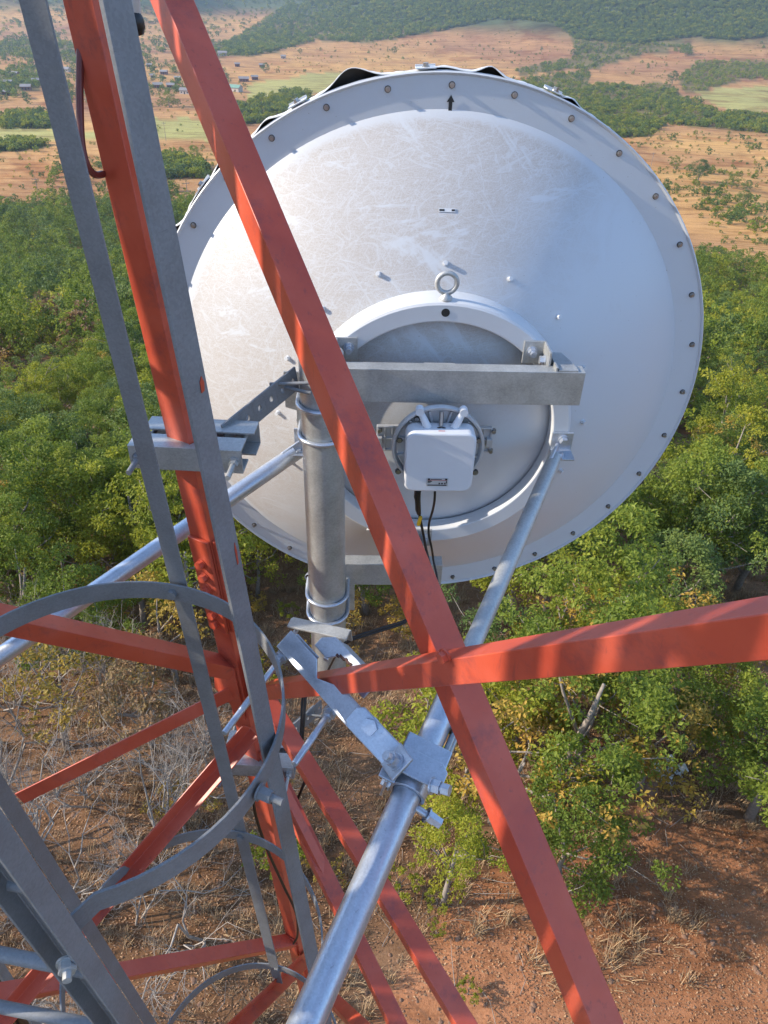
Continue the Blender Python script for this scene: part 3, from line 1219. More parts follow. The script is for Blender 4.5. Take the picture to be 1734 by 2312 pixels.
def tuft_mesh(seed, n, h, sp):
    g = np.random.default_rng(seed)
    vs, fs = [], []
    for i in range(n):
        a = g.uniform(0, 6.28)
        b = V(g.normal(0, sp * .3), g.normal(0, sp * .3), -.02)
        d = V(math.cos(a) * sp * g.uniform(.2, 1), math.sin(a) * sp * g.uniform(.2, 1), h * g.uniform(.5, 1))
        s_ = V(-math.sin(a), math.cos(a), 0) * .006
        k = len(vs)
        m = b + d * .55 + V(0, 0, h * .12)
        vs += [b - s_, b + s_, m + s_ * .8, m - s_ * .8, b + d]
        fs += [(k, k + 1, k + 2, k + 3), (k + 3, k + 2, k + 4)]
    me = bpy.data.meshes.new('tuft')
    me.from_pydata([tuple(p) for p in vs], [], fs)
    me.materials.append(M['straw'])
    return me


P = near_xy(13000, 3, 48, 60)
fo, wo, fi, cl = cover(P)
den = fbm(P[:, 0] / 3, P[:, 1] / 3, 93)
P = P[np.where(cl, den > .56, den > .36)]
scatter('dry_grass', [(p, g14.uniform(.6, 1.5), g14.uniform(0, 6.28), int(g14.integers(3))) for p in P],
        [tuft_mesh(1, 26, .34, .26), tuft_mesh(2, 18, .26, .34), tuft_mesh(3, 34, .42, .2)], 'dry straw coloured grass tufts on the red soil under the trees', 'grass')


def stone_mesh(seed):
    import bmesh
    g = np.random.default_rng(seed)
    bm = bmesh.new()
    bmesh.ops.create_icosphere(bm, subdivisions=2, radius=1)
    s_ = g.uniform(.6, 1.2, 3)
    for v in bm.verts:
        k = 1 + .28 * (float(fbm(np.array(v.co.x * 1.7 + seed), np.array(v.co.y * 1.7 + v.co.z), seed)) - .5) * 2
        v.co = Vector((v.co.x * s_[0] * k, v.co.y * s_[1] * k, v.co.z * .6 * k))
    me = bpy.data.meshes.new('stone')
    bm.to_mesh(me)
    bm.free()
    me.materials.append(M['stone'])
    return me


P = near_xy(26000, 2.5, 26, 80)
fo, wo, fi, cl = cover(P)
P = P[cl | (g14.uniform(0, 1, len(P)) < .25)]
STN = [stone_mesh(s_) for s_ in range(4)]
scatter('gravel', [(p, .018 + .06 * g14.uniform(0, 1) ** 4, g14.uniform(0, 6.28), int(g14.integers(4))) for p in P], STN, 'small reddish stones scattered over the bare clearing', 'gravel')

# brush: dry twigs lying under the trees
tw = MB()
for p in near_xy(1400, 7, 34, 40):
    if fbm(p[0] / 4, p[1] / 4, 97) < .5:
        continue
    a = g14.uniform(0, 6.28)
    L = g14.uniform(.25, 1.2)
    d = V(math.cos(a), math.sin(a), g14.uniform(0, .35)) * L
    m = p + d * .5 + g14.normal(0, .1 * L, 3) * V(1, 1, .4) + V(0, 0, .05)
    tw.tube([p + V(0, 0, .02), m, p + d + V(0, 0, .05)], [.009, .007, .003], 4, caps=False)
tag(obj('brushwood', tw, M['bark'], None), 'dry twigs and fallen branches under the trees', 'brushwood', None, 'stuff')

# white rubbish heap and the orange rock beside it
c = hit(1500, 1745)
rb = MB()
g = np.random.default_rng(5)
for i in range(46):
    o_ = c + V(g.normal(0, .28), g.normal(0, .2), abs(g.normal(.1, .08)))
    u, v, n_ = frame(g.normal(0, 1, 3) + V(0, 0, .6))
    s_ = g.uniform(.06, .17)
    K = 4
    vs = [o_ + (i_ / K - .5) * s_ * 2 * u + (j_ / K - .5) * s_ * 1.5 * v + n_ * g.normal(0, .025) for i_ in range(K + 1) for j_ in range(K + 1)]
    rb.add(vs, [(i_ * (K + 1) + j_, (i_ + 1) * (K + 1) + j_, (i_ + 1) * (K + 1) + j_ + 1, i_ * (K + 1) + j_ + 1) for i_ in range(K) for j_ in range(K)])
tag(obj('rubbish_heap', rb, M['cloth'], None, 0), 'crumpled white plastic rubbish lying at the edge of the clearing', 'rubbish')
P = hit(1462, 1775)
o = bpy.data.objects.new('rock', STN[1].copy())
COL.objects.link(o)
o.location = Vector(P) + Vector((0, 0, .05))
o.scale = (.34, .27, .4)
tag(o, 'orange brown rock beside the white rubbish heap', 'rock')
for px, py, s_, lb in ((900, 2010, .55, 'small bright green bush on bare soil right of the thick strut'), (1055, 2245, .3, 'tiny green plant at the bottom of the red clearing'),
                       (985, 2110, .25, 'lowest green sprout right of the thick galvanised strut'), (985, 2045, .35, 'dark green sprout at the foot of the slender tree')):
    plant_tree('shrub', hit(px, py), (s_, s_), rng.uniform(0, 6), lb, None, 0)

# ------------------------------------------------------------------ village and poles
M['wall'] = plain('plastered wall', (.55, .46, .38), .9, 0, .2, .5)
M['brick'] = plain('mud brick wall', (.25, .12, .08), .9, 0, .2, .5)
M['tin'] = plain('tin roof', (.36, .31, .27), .45, .3, .25, .3)
M['greentin'] = plain('green roof', (.22, .36, .25), .5, .1, .15, .3)
M['dark'] = plain('dark opening', (.03, .03, .03), .8)


def house(px, py, w, d, h, rot, wm, rm, lb, cat='house'):
    P = hit(px, py) - V(0, 0, .2)
    w, d, h = w * .72, d * .8, h * .95
    t = thing('house', P, lb, cat, None)
    a, b = V(math.cos(rot), math.sin(rot), 0), V(-math.sin(rot), math.cos(rot), 0)
    z = V(0, 0, 1)
    m = MB()
    m.box(P + z * (h / 2), a, b, z, w, d, h)
    m.prism([(-d / 2, h), (d / 2, h), (0, h + d * .24)], P - a * w / 2, b, z, a, w)
    obj('wall', m, wm, t, 0)
    m = MB()
    e = .5
    for s_ in (-1, 1):
        c0 = P + z * (h + d * .24 + .06)
        m.add([c0 - a * (w / 2 + e), c0 + a * (w / 2 + e), c0 + a * (w / 2 + e) + b * s_ * (d / 2 + e) - z * (d * .24 + e * .48),
               c0 - a * (w / 2 + e) + b * s_ * (d / 2 + e) - z * (d * .24 + e * .48)], [(0, 1, 2, 3)])
    r_ = obj('roof', m, rm, t, 0)
    sd = r_.modifiers.new('thick', 'SOLIDIFY')
    sd.thickness = .08
    side = -1 if b @ P > 0 else 1
    m = MB()
    m.box(P + b * side * (d / 2 + .02) + z * 1.05, a, b, z, 1.0, .06, 2.1)
    obj('door', m, M['dark'], t, 0)
    m = MB()
    m.box(P + b * side * (d / 2 + .02) + a * w * .3 + z * 1.5, a, b, z, 1.1, .06, .9)
    obj('window', m, M['dark'], t, 0)
    m = MB()
    m.box(P + b * side * (d / 2 + .02) - a * w * .3 + z * 1.5, a, b, z, 1.1, .06, .9)
    obj('window', m, M['dark'], t, 0)


house(524, 206, 22, 9, 3.6, -.35, M['wall'], M['greentin'], 'long hall with a pale green roof between the two red tower members', 'hall')
house(357, 199, 10, 7, 3.2, .2, M['brick'], M['tin'], 'brick house with tin roof just right of the ladder strap')
house(386, 199, 8, 6, 3, .1, M['brick'], M['tin'], 'small dark house right of the brick house')
house(420, 212, 11, 7, 3.2, -.2, M['wall'], M['tin'], 'white walled house beside the edge of the red diagonal')
house(551, 184, 12, 7, 3, .15, M['brick'], M['tin'], 'brown house with pale roof behind the green-roofed hall')
house(575, 180, 8, 6, 3, .3, M['brick'], M['tin'], 'small brown house furthest right in the village')
house(503, 126, 14, 8, 4, 0, M['wall'], M['tin'], 'far pale building among trees at the foot of the hill')
house(447, 152, 9, 6, 3, .2, M['wall'], M['tin'], 'far small house behind the red diagonal edge')
house(371, 168, 9, 6, 3, 0, M['brick'], M['tin'], 'far dark house above the brick house')
house(60, 203, 10, 7, 3, .2, M['brick'], M['tin'], 'brick house at the left edge of the village')
house(150, 162, 10, 7, 3, -.2, M['wall'], M['tin'], 'pale house behind the red tower leg')
house(82, 188, 8, 6, 3, .4, M['brick'], M['tin'], 'little dark house above the left village house')


for hx, hy, hw, hr, wm_, lb in ((338, 152, 7, .1, 'brick', 'tiny brick hut just right of the ladder strap top'), (402, 182, 7, -.1, 'brick', 'tiny hut above the white walled house'),
                                (345, 176, 6, .3, 'wall', 'tiny pale hut above the brick house'), (20, 192, 8, .2, 'wall', 'pale hut at the extreme left of the village'),
                                (36, 172, 7, -.2, 'brick', 'brick hut above the pale left hut'), (15, 216, 7, .1, 'brick', 'lowest brick hut at the left picture edge'),
                                (592, 152, 8, .1, 'brick', 'small hut under the hill above the green-roofed hall'), (640, 132, 8, 0, 'wall', 'lone pale hut at the foot of the forested hill'),
                                (536, 150, 7, .2, 'brick', 'small brick hut beside the red diagonal below the hill'), (415, 130, 8, .2, 'wall', 'far pale hut between strap and diagonal')):
    house(hx, hy, hw, hw * .7, 3, hr, M[wm_], M['tin'], lb)


def pole(px, py, h, lb):
    P = hit(px, py)
    t = thing('utility_pole', P, lb, 'utility pole')
    m = MB()
    m.tube([P - V(0, 0, .4), P + V(0, 0, h)], [.13, .09], 8)
    obj('post', m, M['bark'], t)
    m = MB()
    m.box(P + V(0, 0, h - .6), V(.9, .3, 0), V(-.3, .9, 0), V(0, 0, 1), 2.0, .12, .14)
    obj('crossarm', m, M['bark'], t, 0)
    m = MB()
    for s_ in (-1, 1):
        m.tube([P + V(.85 * s_, .28 * s_, h - .54), P + V(.85 * s_, .28 * s_, h - .3)], .06, 6)
    obj('insulator', m, M['black'], t)


pole(1466, 392, 9, 'thin wooden utility pole in the dry field close to the dish rim')
pole(428, 476, 9, 'thin utility pole between the ladder strap and the red diagonal')
pole(94, 466, 9, 'thin utility pole in the field at the left')
pole(375, 318, 9, 'thin utility pole in the green field near the ladder strap')

# ------------------------------------------------------------------ lattice tower
LP = at_z(427, 1002, -.85)
LD = V(-.04, -.05, 1.0)
LDN = nrm(LD)


def leg_at(z):
    return LP + LD * (z - LP[2])


def leg_near(px, py):
    d = ray(px, py)
    s_ = np.linalg.lstsq(np.stack([d, -LD], 1), LP, rcond=None)[0]
    return LP + LD * s_[1]


CA = nrm(V(.997, -.07, 0))       # clamp axis
CP = nrm(V(.07, .997, 0))        # away from the ladder
FL = nrm(V(-.87, .49, 0))         # leg flange directions
FR_ = nrm(V(.49, .87, 0))
tower = thing('lattice_tower', leg_at(-3.5), 'red painted steel lattice tower with corner leg and crossing angle braces', 'tower')
LW, LT = .066, .008
m = MB()
m.angle(leg_at(.75), leg_at(-9), FL, FR_, LW, LT)
leg = obj('leg', m, M['red'], tower, 30, .0015)
# splice plates and bolts
NL = -FR_      # outward normal of the left face
NR = -FL
z0, z1 = leg_near(440, 1232)[2], leg_near(490, 1436)[2]
m = MB()
m.box((leg_at(z0) + leg_at(z1)) / 2 + FL * (LW * .52) + NL * .006, LD, FL, NL, (z0 - z1) * 1.003, LW * .94, .010)
sp1 = obj('splice_plate', m, M['red'], leg, 30, .0015)
m = MB()
m.box((leg_at(z0) + leg_at(z1)) / 2 + FR_ * (LW * .52) + NR * .006, LD, FR_, NR, (z0 - z1) * 1.003, LW * .94, .010)
obj('splice_plate', m, M['red'], leg, 30, .0015)
for k, fz in enumerate((.24, .38, .52, .80, .91)):
    z = z0 + (z1 - z0) * fz
    m = MB()
    m.hexbolt(leg_at(z) + FL * LW * .55 + NL * .011, NL, .021, .012)
    obj('bolt', m, M['red'], leg, 30)
    m = MB()
    m.hexbolt(leg_at(z + .02) + FR_ * LW * .42 + NR * .011, NR, .021, .012)
    m.hexbolt(leg_at(z + .02) + FR_ * LW * .78 + NR * .011, NR, .021, .012, True, .012)
    obj('bolt', m, M['red'], leg, 30)

# face plane through the leg and the near right brace end
J = leg_near(560, 1530)
BR = ray(1734, 1385) * .60
NF = nrm(np.cross(LD, BR - J))
if NF[1] < 0:
    NF = -NF


def onface(px, py, off=0.0):
    d = ray(px, py)
    return d * ((NF @ J + off) / (NF @ d))


def brace(p0, p1, w, t, dN, hint_up=True, name='diagonal_brace', ext0=0, ext1=0, wd=None, mat=None):
    """angle brace: heel on the upper inner edge, one flange outwards, one down in the face"""
    d = nrm(p1 - p0)
    p0, p1 = p0 - d * ext0, p1 + d * ext1
    dn = nrm(dN - d * (dN @ d))
    up = np.cross(d, dn)
    if up[2] < 0:
        up = -up
    m = MB()
    m.angle(p0, p1, dn, -up, w, t, wd)
    return obj(name, m, mat or M['red'], tower, 30, .0015)


# long diagonal A from the upper leg across the picture
pX = onface(988, 1480, .047)
tX = float(proj(pX)[2])
sX = 1480 / 2230
pA0 = at_t(372, 0, 1.30)
pA1 = at_t(1300, 2230, 1 / (1 / 1.30 + (1 / tX - 1 / 1.30) / sX))
brace(pA0, pA1, .056, .006, NF, ext0=.5, ext1=.9)
# brace B crossing it in front
brace(onface(600, 1549), BR, .042, .005, NF, ext0=.06, ext1=.5)
# node gusset where they cross
# lower panel of the same face
pF0, pF1 = onface(592, 1592), onface(1030, 2312)
brace(pF0, pF1, .047, .005, NF, ext0=.02, ext1=1.2)
pG0 = leg_at(-2.15) + NF * .02
pG1 = at_t(880, 2312, 2.25)
brace(pG0, pG1, .05, .005, NF, ext1=1.2)
# braces towards the left leg
NLF = nrm(V(-.35, .94, .02))
pC1, pC0 = leg_near(500, 1528) + CP * .01, at_t(-10, 1392, 1.62)
brace(pC1, pC0, .05, .005, NLF, ext1=.7)
jn = leg_at(-1.78)
pD1 = at_t(55, 1815, 2.22)
brace(jn + V(-.01, .02, 0), pD1, .048, .005, nrm(V(.1, .2, 1)), ext1=.0)
jn2 = leg_at(-1.92)
pE1 = at_t(185, 2085, 2.25)
brace(jn2, pE1, .048, .005, nrm(V(.2, .1, 1)), ext1=.9)
# next joint down
J2 = leg_near(655, 2140)
brace(J2, at_t(240, 2215, 2.62), .055, .006, nrm(V(-.1, .9, 0)), name='horizontal_brace', ext1=.9)
brace(leg_near(668, 2170), at_t(525, 2312, 2.75), .05, .005, nrm(V(.3, .2, .9)), ext1=1.0)
brace(leg_near(690, 2210), at_t(810, 2330, 2.7), .05, .005, NF, ext1=1.0)
brace(leg_near(600, 1690) + CA * .02, at_t(905, 2330, 2.35), .03, .005, nrm(V(-.5, .5, .2)), ext1=1.0)
# gusset plates at the upper joint
m = MB()
gz = J[2]
gp = leg_at(gz)
m.prism([(-.005, .09), (.10, .06), (.13, -.06), (.02, -.16), (-.005, -.16)], gp + FR_ * .02 + NF * .004, nrm(np.cross(V(0, 0, 1), NF)) * (-1 if np.cross(V(0, 0, 1), NF)[0] < 0 else 1),
        LDN, NF, .007)
obj('gusset_plate', m, M['red'], tower, 30, .001)
m = MB()
m.prism([(0, .05), (.08, .03), (.10, -.10), (.0, -.20)], gp + FL * .01 + NL * .001, FL, LDN, NL, .007)
obj('gusset_plate', m, M['red'], tower, 30, .001)
m = MB()
gp2 = J2
m.prism([(0, .05), (.07, .03), (.09, -.08), (.0, -.14)], gp2 + FL * .01 + NL * .001, FL, LDN, NL, .007)
obj('gusset_plate', m, M['red'], tower, 30, .001)
# weld-patched node where the two long diagonals cross
m = MB()
cx_ = onface(1008, 1478)
m.hexbolt(cx_ + NF * -.001, -NF, .016, .009)
obj('bolt', m, M['red'], tower, 30)

# left legs of the tower and an unseen tray added to shade the steel
m = MB()
o2 = leg_at(0) + V(-2.1, -.35, 0)
m.angle(o2 + V(.05, -.05, 1) * 2.2, o2 - V(.05, -.05, 1) * 9, nrm(V(.87, -.2, 0)), nrm(V(.2, .87, 0)), .07, .008)
obj('leg', m, M['red'], tower, 30)
tray = thing('unseen_shade_tray', V(-1.75, .95, -3), 'unseen tray of black tubes added left of the ladder to shade the braces', 'cable tray')
m = MB()
for y_ in (.28, 1.62):
    m.channel(V(-1.78, y_, 3.2), V(-1.78, y_, -9), V(0, 1, 0), V(-1, 0, 0), .05, .04, .004)
for k in range(20):
    m.box(V(-1.79, .95, 3 - .6 * k), V(0, 1, 0), EXX, V(0, 0, 1), 1.3, .03, .04)
obj('shade_rack', m, M['strap'], tray, 0)
for k in range(20):
    y_ = .34 + .062 * k
    if k in (4, 15):  # gaps let strips of sun through onto the braces
        continue
    m = MB()
    m.tube([V(-1.75, y_ + .004 * math.sin(k * 3 + z_), z_) for z_ in np.linspace(3.1, -8.5, 12)], .026, 10)
    obj('feeder', m, M['black'], tray, 60)  # one of the added tubes that block the sun

# ------------------------------------------------------------------ ladder cage
cage = thing('ladder_cage', V(-.5, .88, -2.4), 'grey galvanised ladder with flat strap safety cage hoops beside the red leg', 'ladder')
HC = V(-.505, .884, -1.13)
HR = .352
up_ = LDN


def hoop(c, r, a0, a1, ex0=None):
    n = 64
    pts, out = [], []
    for i in range(n + 1):
        a = R(a0 + (a1 - a0) * i / n)
        o_ = V(math.cos(a), math.sin(a), 0)
        pts.append(c + r * o_)
        out.append(o_)
    return pts, out


for c_, first in ((HC, True), (HC - LD * 1.10, False), (HC - LD * 2.2, False)):
    pts, out = hoop(c_, HR, -72, 250)
    m = MB()
    # ends run back to the ladder rails
    e = pts[0] + V(-.035, -.045, 0)
    m.ribbon([e] + pts, V(0, 0, 1), .048, .005, [nrm(V(.8, -.5, 0))] + out)
    ho = obj('hoop', m, M['strap'], cage, 40, .0008)
    for a, inside in ((78, True), (-25, False)):
        o_ = V(math.cos(R(a)), math.sin(R(a)), 0)
        m = MB()
        if inside:
            m.hexbolt(c_ + o_ * (HR - .0005), -o_, .020, .010, False)
        else:
            m.hexbolt(c_ + o_ * (HR + .011), o_, .022, .022, True, .022, .007)
        obj('hoop_bolt', m, M['strap'], ho, 30)


def strap(pix, z_anchor, px_anchor, nrm_dir, w, t, top=.7, bot=-4.0, aty_=None):
    """vertical flat bar through image points, standing on the hoops"""
    P = aty_
    p0, p1 = P + LD * (top - P[2]), P + LD * (bot - P[2])
    n_ = nrm(nrm_dir)
    u = nrm(np.cross(LD, n_))
    m = MB()
    m.beam(p0, p1, [(-w / 2, 0), (w / 2, 0), (w / 2, t), (-w / 2, t)], u, n_)
    return obj('strap', m, M['strap'], cage, 40, .0008)


S1T, S1B = at_y(72, 0, 1.195), at_y(510, 1750, 1.275)
m = MB()
d1 = nrm(S1T - S1B)
n1 = nrm(V(math.cos(R(78)), math.sin(R(78)), 0))
u1 = nrm(np.cross(d1, n1))
m.beam(S1T + d1 * .6, S1B - d1 * 1.6, [(-.020, 0), (.020, 0), (.020, .005), (-.020, .005)], u1, np.cross(u1, d1))
obj('strap', m, M['strap'], cage, 40, .0008)
S2A = at_t(503, 1150, .96)
S2T, S2B = at_t(255, 0, .735), at_t(703, 2164, 1.72)
m = MB()
n2 = nrm(V(.84, -.54, 0))
d2 = nrm(S2T - S2B)
u2 = nrm(np.cross(d2, n2))
m.beam(S2T + d2 * .5, S2B - d2 * 1.2, [(-.0185, 0), (.0185, 0), (.0185, .007), (-.0185, .007)], u2, np.cross(u2, d2))
obj('strap', m, M['strap'], cage, 40, .0008)
for pxx, pyy, hh, ww in ((457, 868, .022, .008), (536, 1250, .040, .004)):
    k_ = np.linalg.lstsq(np.stack([ray(pxx, pyy), -d2], 1), S2B, rcond=None)[0]
    pm = S2B + d2 * k_[1]
    o3 = np.cross(u2, d2)
    s3 = 1 if o3 @ (-pm) > 0 else -1
    off = min(max(float((ray(pxx, pyy) * k_[0] - pm) @ u2), -.010), .010)
    m = MB()
    base_ = pm + u2 * off + o3 * (.0075 if s3 > 0 else -.0006)
    m.prism([(-ww / 2, -hh / 2), (ww * .2, -hh * .42), (ww / 2, hh * .1), (ww * .15, hh / 2), (-ww * .4, hh * .2)], base_, u2, d2, o3, .0008)
    obj('paint_smear', m, M['red'], cage, 0)
# third strap near the lower left corner and the ladder's side rail with rungs
RA = V(-.425, .50, -1.13)
m = MB()
m.channel(RA + LD * .9 + V(-.0, 0, 0), RA - LD * 3.2, nrm(V(.95, -.3, 0)), nrm(V(-.3, -.95, 0)), .075, .030, .006)
obj('side_rail', m, M['strap'], cage, 40, .001)
m = MB()
RB = RA + V(-.40, .07, 0)
m.channel(RB + LD * .9, RB - LD * 3.2, nrm(V(.95, -.3, 0)), nrm(V(-.3, -.95, 0)), .075, .030, .006)
obj('side_rail', m, M['strap'], cage, 40, .001)
for k in range(-2, 9):
    m = MB()
    z = -.15 - .30 * k
    m.tube([RA + LD * z + V(.01, 0, 0), RB + LD * z], .0115, 14)
    obj('rung', m, M['strap'], cage, 40)
m = MB()
m.hexbolt(RA + V(.012, -.035, -.005), nrm(V(.3, -.95, .1)), .022, .012, True, .012)
obj('bracket_bolt', m, M['galv'], cage, 30)
st3 = HC + V(math.cos(R(165)), math.sin(R(165)), 0) * (HR + .006)
m = MB()
n3_ = nrm(V(math.cos(R(165)), math.sin(R(165)), 0))
u3 = nrm(np.cross(LD, n3_))
m.beam(st3 + LD * 1.8, st3 - LD * 3, [(-.02, 0), (.02, 0), (.02, .005), (-.02, .005)], u3, n3_)
obj('strap', m, M['strap'], cage, 40, .0008)

# ------------------------------------------------------------------ dish antenna
RS = .88
DC = WM @ (np.array([0.16565852, -0.49678809, 2.81926169]) * RS)
EX, EY, EZ = V(1, 0, 0), V(0, 1, 0), V(0, 0, 1)
dish = thing('dish_antenna', DC, 'large white microwave dish seen from behind with dusty back and ring of bolts', 'dish antenna')
RO = .906
RI = .810
FPAR = RI * RI / 4 / .345


def dish_y(r):
    """surface offset from the rim plane towards the camera (negative y)"""
    return -.012 - (.345 - r * r / 4 / FPAR)


m = MB()
prof = [(RO + .004, .030), (RO + .006, -.004), (RO + .003, -.007), (RO - .001, -.004), (RO - .003, .0), (RI + .012, -.003), (RI, -.014)]
prof = [(a_, b_) for a_, b_ in prof]
for k in range(1, 41):
    r_ = RI * (1 - k / 40)
    prof.append((max(r_, .0005), dish_y(r_)))
m.lathe(DC, EX, EZ, EY, prof, 160)
# front skin so the bowl has thickness
pf = [(RO + .006, .030)] + [(max(RI * (1 - k / 20), .0005), dish_y(RI * (1 - k / 20)) + .03) for k in range(0, 21)]
m.lathe(DC, EX, EZ, EY, pf, 96)
ME_DISH = obj('reflector', m, M['dish'], None, 30)
ME_DISH.parent = dish
# shift geometry to the dish origin so the dust pattern has its own coordinates
for v in ME_DISH.data.vertices:
    v.co -= Vector(DC)
ME_DISH.location = (0, 0, 0)


def dpt(th, r, y):
    """point on the dish: angle clockwise from the top as seen from behind"""
    a_ = th + .0163
    return DC + V(math.sin(a_) * r, y, math.cos(a_) * r)


for k in range(32):
    th = k * 2 * PI / 32
    p = dpt(th, RS, -.0008)
    b = MB()
    b.lathe(p, EX, EZ, -EY, [(.0088, 0), (.0088, .002), (.005, .003)], 18)
    rb_ = obj('rim_bolt', b, M['washer'], dish, 40)
    b = MB()
    b.hexbolt(p - EY * .0025, -EY, .0098, .006, True)
    obj('bolt_head', b, M['stud'], rb_, 30)
# mounting ring
HY = -.352
m = MB()
m.lathe(DC, EX, EZ, EY, [(.356, HY + .055), (.356, HY + .002), (.359, HY), (.402, HY), (.408, HY + .004), (.4105, HY + .012), (.414, dish_y(.414) + .012)], 128)
ring = obj('hub_ring', m, M['white'], dish, 30)
m = MB()
m.lathe(dpt(0, .382, HY - .0012), EX, EZ, -EY, [(.0001, 0), (.0115, 0), (.0115, -.004)], 24)  # black disc on the ring face paints the shade inside a hole
obj('hole_shade_disc', m, M['ink'], ring)
# inner weather band and hub studs
for k in range(16):
    th = k * 2 * PI / 16
    p = dpt(th, .478, dish_y(.478))
    n_ = nrm(V(math.sin(th) * .5, -1, math.cos(th) * .5))
    b = MB()
    b.hexbolt(p, n_, .011, .010, True)
    obj('hub_stud', b, M['white'], dish, 30)
# eye bolt on top of the ring
e0 = dpt(0, .412, HY + .022)
b = MB()
K1, K2 = 40, 14
RT, rt = .0265, .0068
cen = e0 + EZ * (.010 + RT + rt)
vs, fs = [], []
for i in range(K1):
    a_ = 2 * PI * i / K1
    d_ = math.cos(a_) * EX + math.sin(a_) * EZ
    for j in range(K2):
        c_ = 2 * PI * j / K2
        vs.append(cen + d_ * (RT + rt * math.cos(c_)) + EY * rt * math.sin(c_))
for i in range(K1):
    for j in range(K2):
        fs.append((i * K2 + j, ((i + 1) % K1) * K2 + j, ((i + 1) % K1) * K2 + (j + 1) % K2, i * K2 + (j + 1) % K2))
b.add(vs, fs)
b.lathe(e0, EX, EY, EZ, [(.017, -.003), (.017, .006), (.010, .012), (.007, .018), (.001, .018)], 24)
obj('lifting_eye', b, M['galv'], dish, 50)
# arrow mark and paper label
m = MB()
ar = dpt(0, .836, -.0042)
m.prism([(-.0048, -.018), (.0048, -.018), (.0048, .004), (.0105, .004), (0, .021), (-.0105, .004), (-.0048, .004)], ar, EX, EZ, -EY, .0014)
obj('arrow_mark', m, M['ink'], dish, 0)
r_l = .60
pl = dpt(-.002, r_l, dish_y(r_l) - .0005)
sl_ = r_l / 2 / FPAR
nl_ = nrm(V(0, -1, sl_))
tl_ = nrm(np.cross(EX, nl_))
m = MB()
m.box(pl + nl_ * .0008, EX, tl_, nl_, .046, .010, .0012)
lab = obj('paper_label', m, M['white'], dish, 0)
m = MB()
m.box(pl + nl_ * .0017 - EX * .014, EX, tl_, nl_, .014, .005, .0006)
m.box(pl + nl_ * .0017 + EX * .017, EX, tl_, nl_, .009, .005, .0006)
obj('print', m, M['ink'], lab, 0)

# radome: cloth front that bulges loose over the top of the rim
FOLDS = [(-17.0, 3.6, .036), (-33.5, 2.2, .014), (-43.5, 2.6, .016), (-1.5, 3.2, .009), (6.5, 2.0, .021), (21.5, 1.8, .012), (-62.0, 2.6, .055), (-52, 4, .008)]


def fold(deg):
    return sum(h * math.exp(-((deg - c_) / w_) ** 2) for c_, w_, h in FOLDS)


m = MB()
nA = 540
rows = []
for i in range(nA):
    dg = -180 + 360 * i / nA
    th = R(dg)
    f = fold(dg)
    rip = .0012 * math.sin(dg * .9) + .001 * math.sin(dg * 2.3 + 1)
    lo_ = -.006 if abs(dg + 15) < 60 else -.012
    pr = [(RO + lo_ + .010 + f, .024 + f * .3), (RO + lo_ + .012 + f * .85 + abs(rip), .038 + f * .3), (RO + lo_ + .010 + f * .35 + rip, .062), (RO + lo_ + .004 + rip, .078), (RO - .03, .092), (RO * .6, .105), (.001, .11)]
    rows.append([dpt(th, a_, b_) for a_, b_ in pr])
k = len(rows[0])
m.add([p for r_ in rows for p in r_], [(i * k + j, ((i + 1) % nA) * k + j, ((i + 1) % nA) * k + j + 1, i * k + j + 1) for i in range(nA) for j in range(k - 1)])
rd = obj('radome', m, M['cloth'], dish, 60)
sd = rd.modifiers.new('thick', 'SOLIDIFY')
sd.thickness = .002
rd.data.materials.append(M['washer'])
sd.material_offset = 1  # dark inner face paints the shade inside the loose folds
for kk in (-2, -1, 0, 1):
    th = R(-4.5 + 22.5 * kk)
    c_, s_ = math.cos(th + .0163), math.sin(th + .0163)
    tg, rdl = V(c_, 0, -s_), V(s_, 0, c_)
    b = MB()
    p = DC + rdl * (RO + .010)
    b.box(p + EY * .022 + rdl * .002, tg, EY, rdl, .055, .050, .003)
    b.box(p + EY * .046 + rdl * .004, tg, EY, rdl, .055, .003, .008)
    cl_ = obj('radome_clip', b, M['white'], dish, 0, .0006)
    b = MB()
    b.hexbolt(p + EY * .018 + rdl * .0035, rdl, .014, .007, True)
    obj('clip_bolt', b, M['stud'], cl_, 30)

# ------------------------------------------------------------------ mounting pole and brackets
PX, PY, PR = -.118, 1.72, .0572
YB = PY + PR + .006            # face of the mount bars
pole_ = thing('mounting_pole', V(PX, PY, -1.95), 'galvanised vertical mounting pipe with channel bars and clamps holding the dish', 'mounting pole')
m = MB()
m.pipe(V(PX, PY, -1.98), V(PX, PY, -.762), PR, .005, 48)
obj('pipe', m, M['galv'], pole_, 30)
HZ = DC[2]


def channel_bar(z, h, xa, xb, fl=.045):
    m = MB()
    m.channel(V(xa, YB, z), V(xb, YB, z), EZ, EY, h, fl, .005)
    return obj('mount_bar', m, M['galv'], pole_, 30, .001)


xr = at_y(1316, 878, YB)[0]
ztop, zbot = at_y(1200, 840, YB)[2], at_y(1200, 914, YB)[2]
channel_bar((ztop + zbot) / 2, ztop - zbot, PX - .02, xr)
b2t, b2b = at_y(820, 1274, YB)[2], at_y(820, 1320, YB)[2]
channel_bar((b2t + b2b) / 2, b2t - b2b, PX - .055, at_y(1000, 1270, YB)[0])
# notched back plates that hang behind the pipe under each bar
m = MB()
z = zbot
m.prism([(-.105, .085), (.085, .085), (.085, -.115), (-.075, -.115), (-.075, -.03), (-.105, -.02)], V(PX, YB + .0005, z), EX, EZ, EY, .006)
obj('back_plate', m, M['galv'], pole_, 0, .0008)
m = MB()
z = b2b
m.prism([(-.074, .0), (.085, .0), (.085, -.115), (-.074, -.115)], V(PX, YB + .0008, z - .001), EX, EZ, EY, .006)
obj('back_plate', m, M['galv'], pole_, 0, .0008)


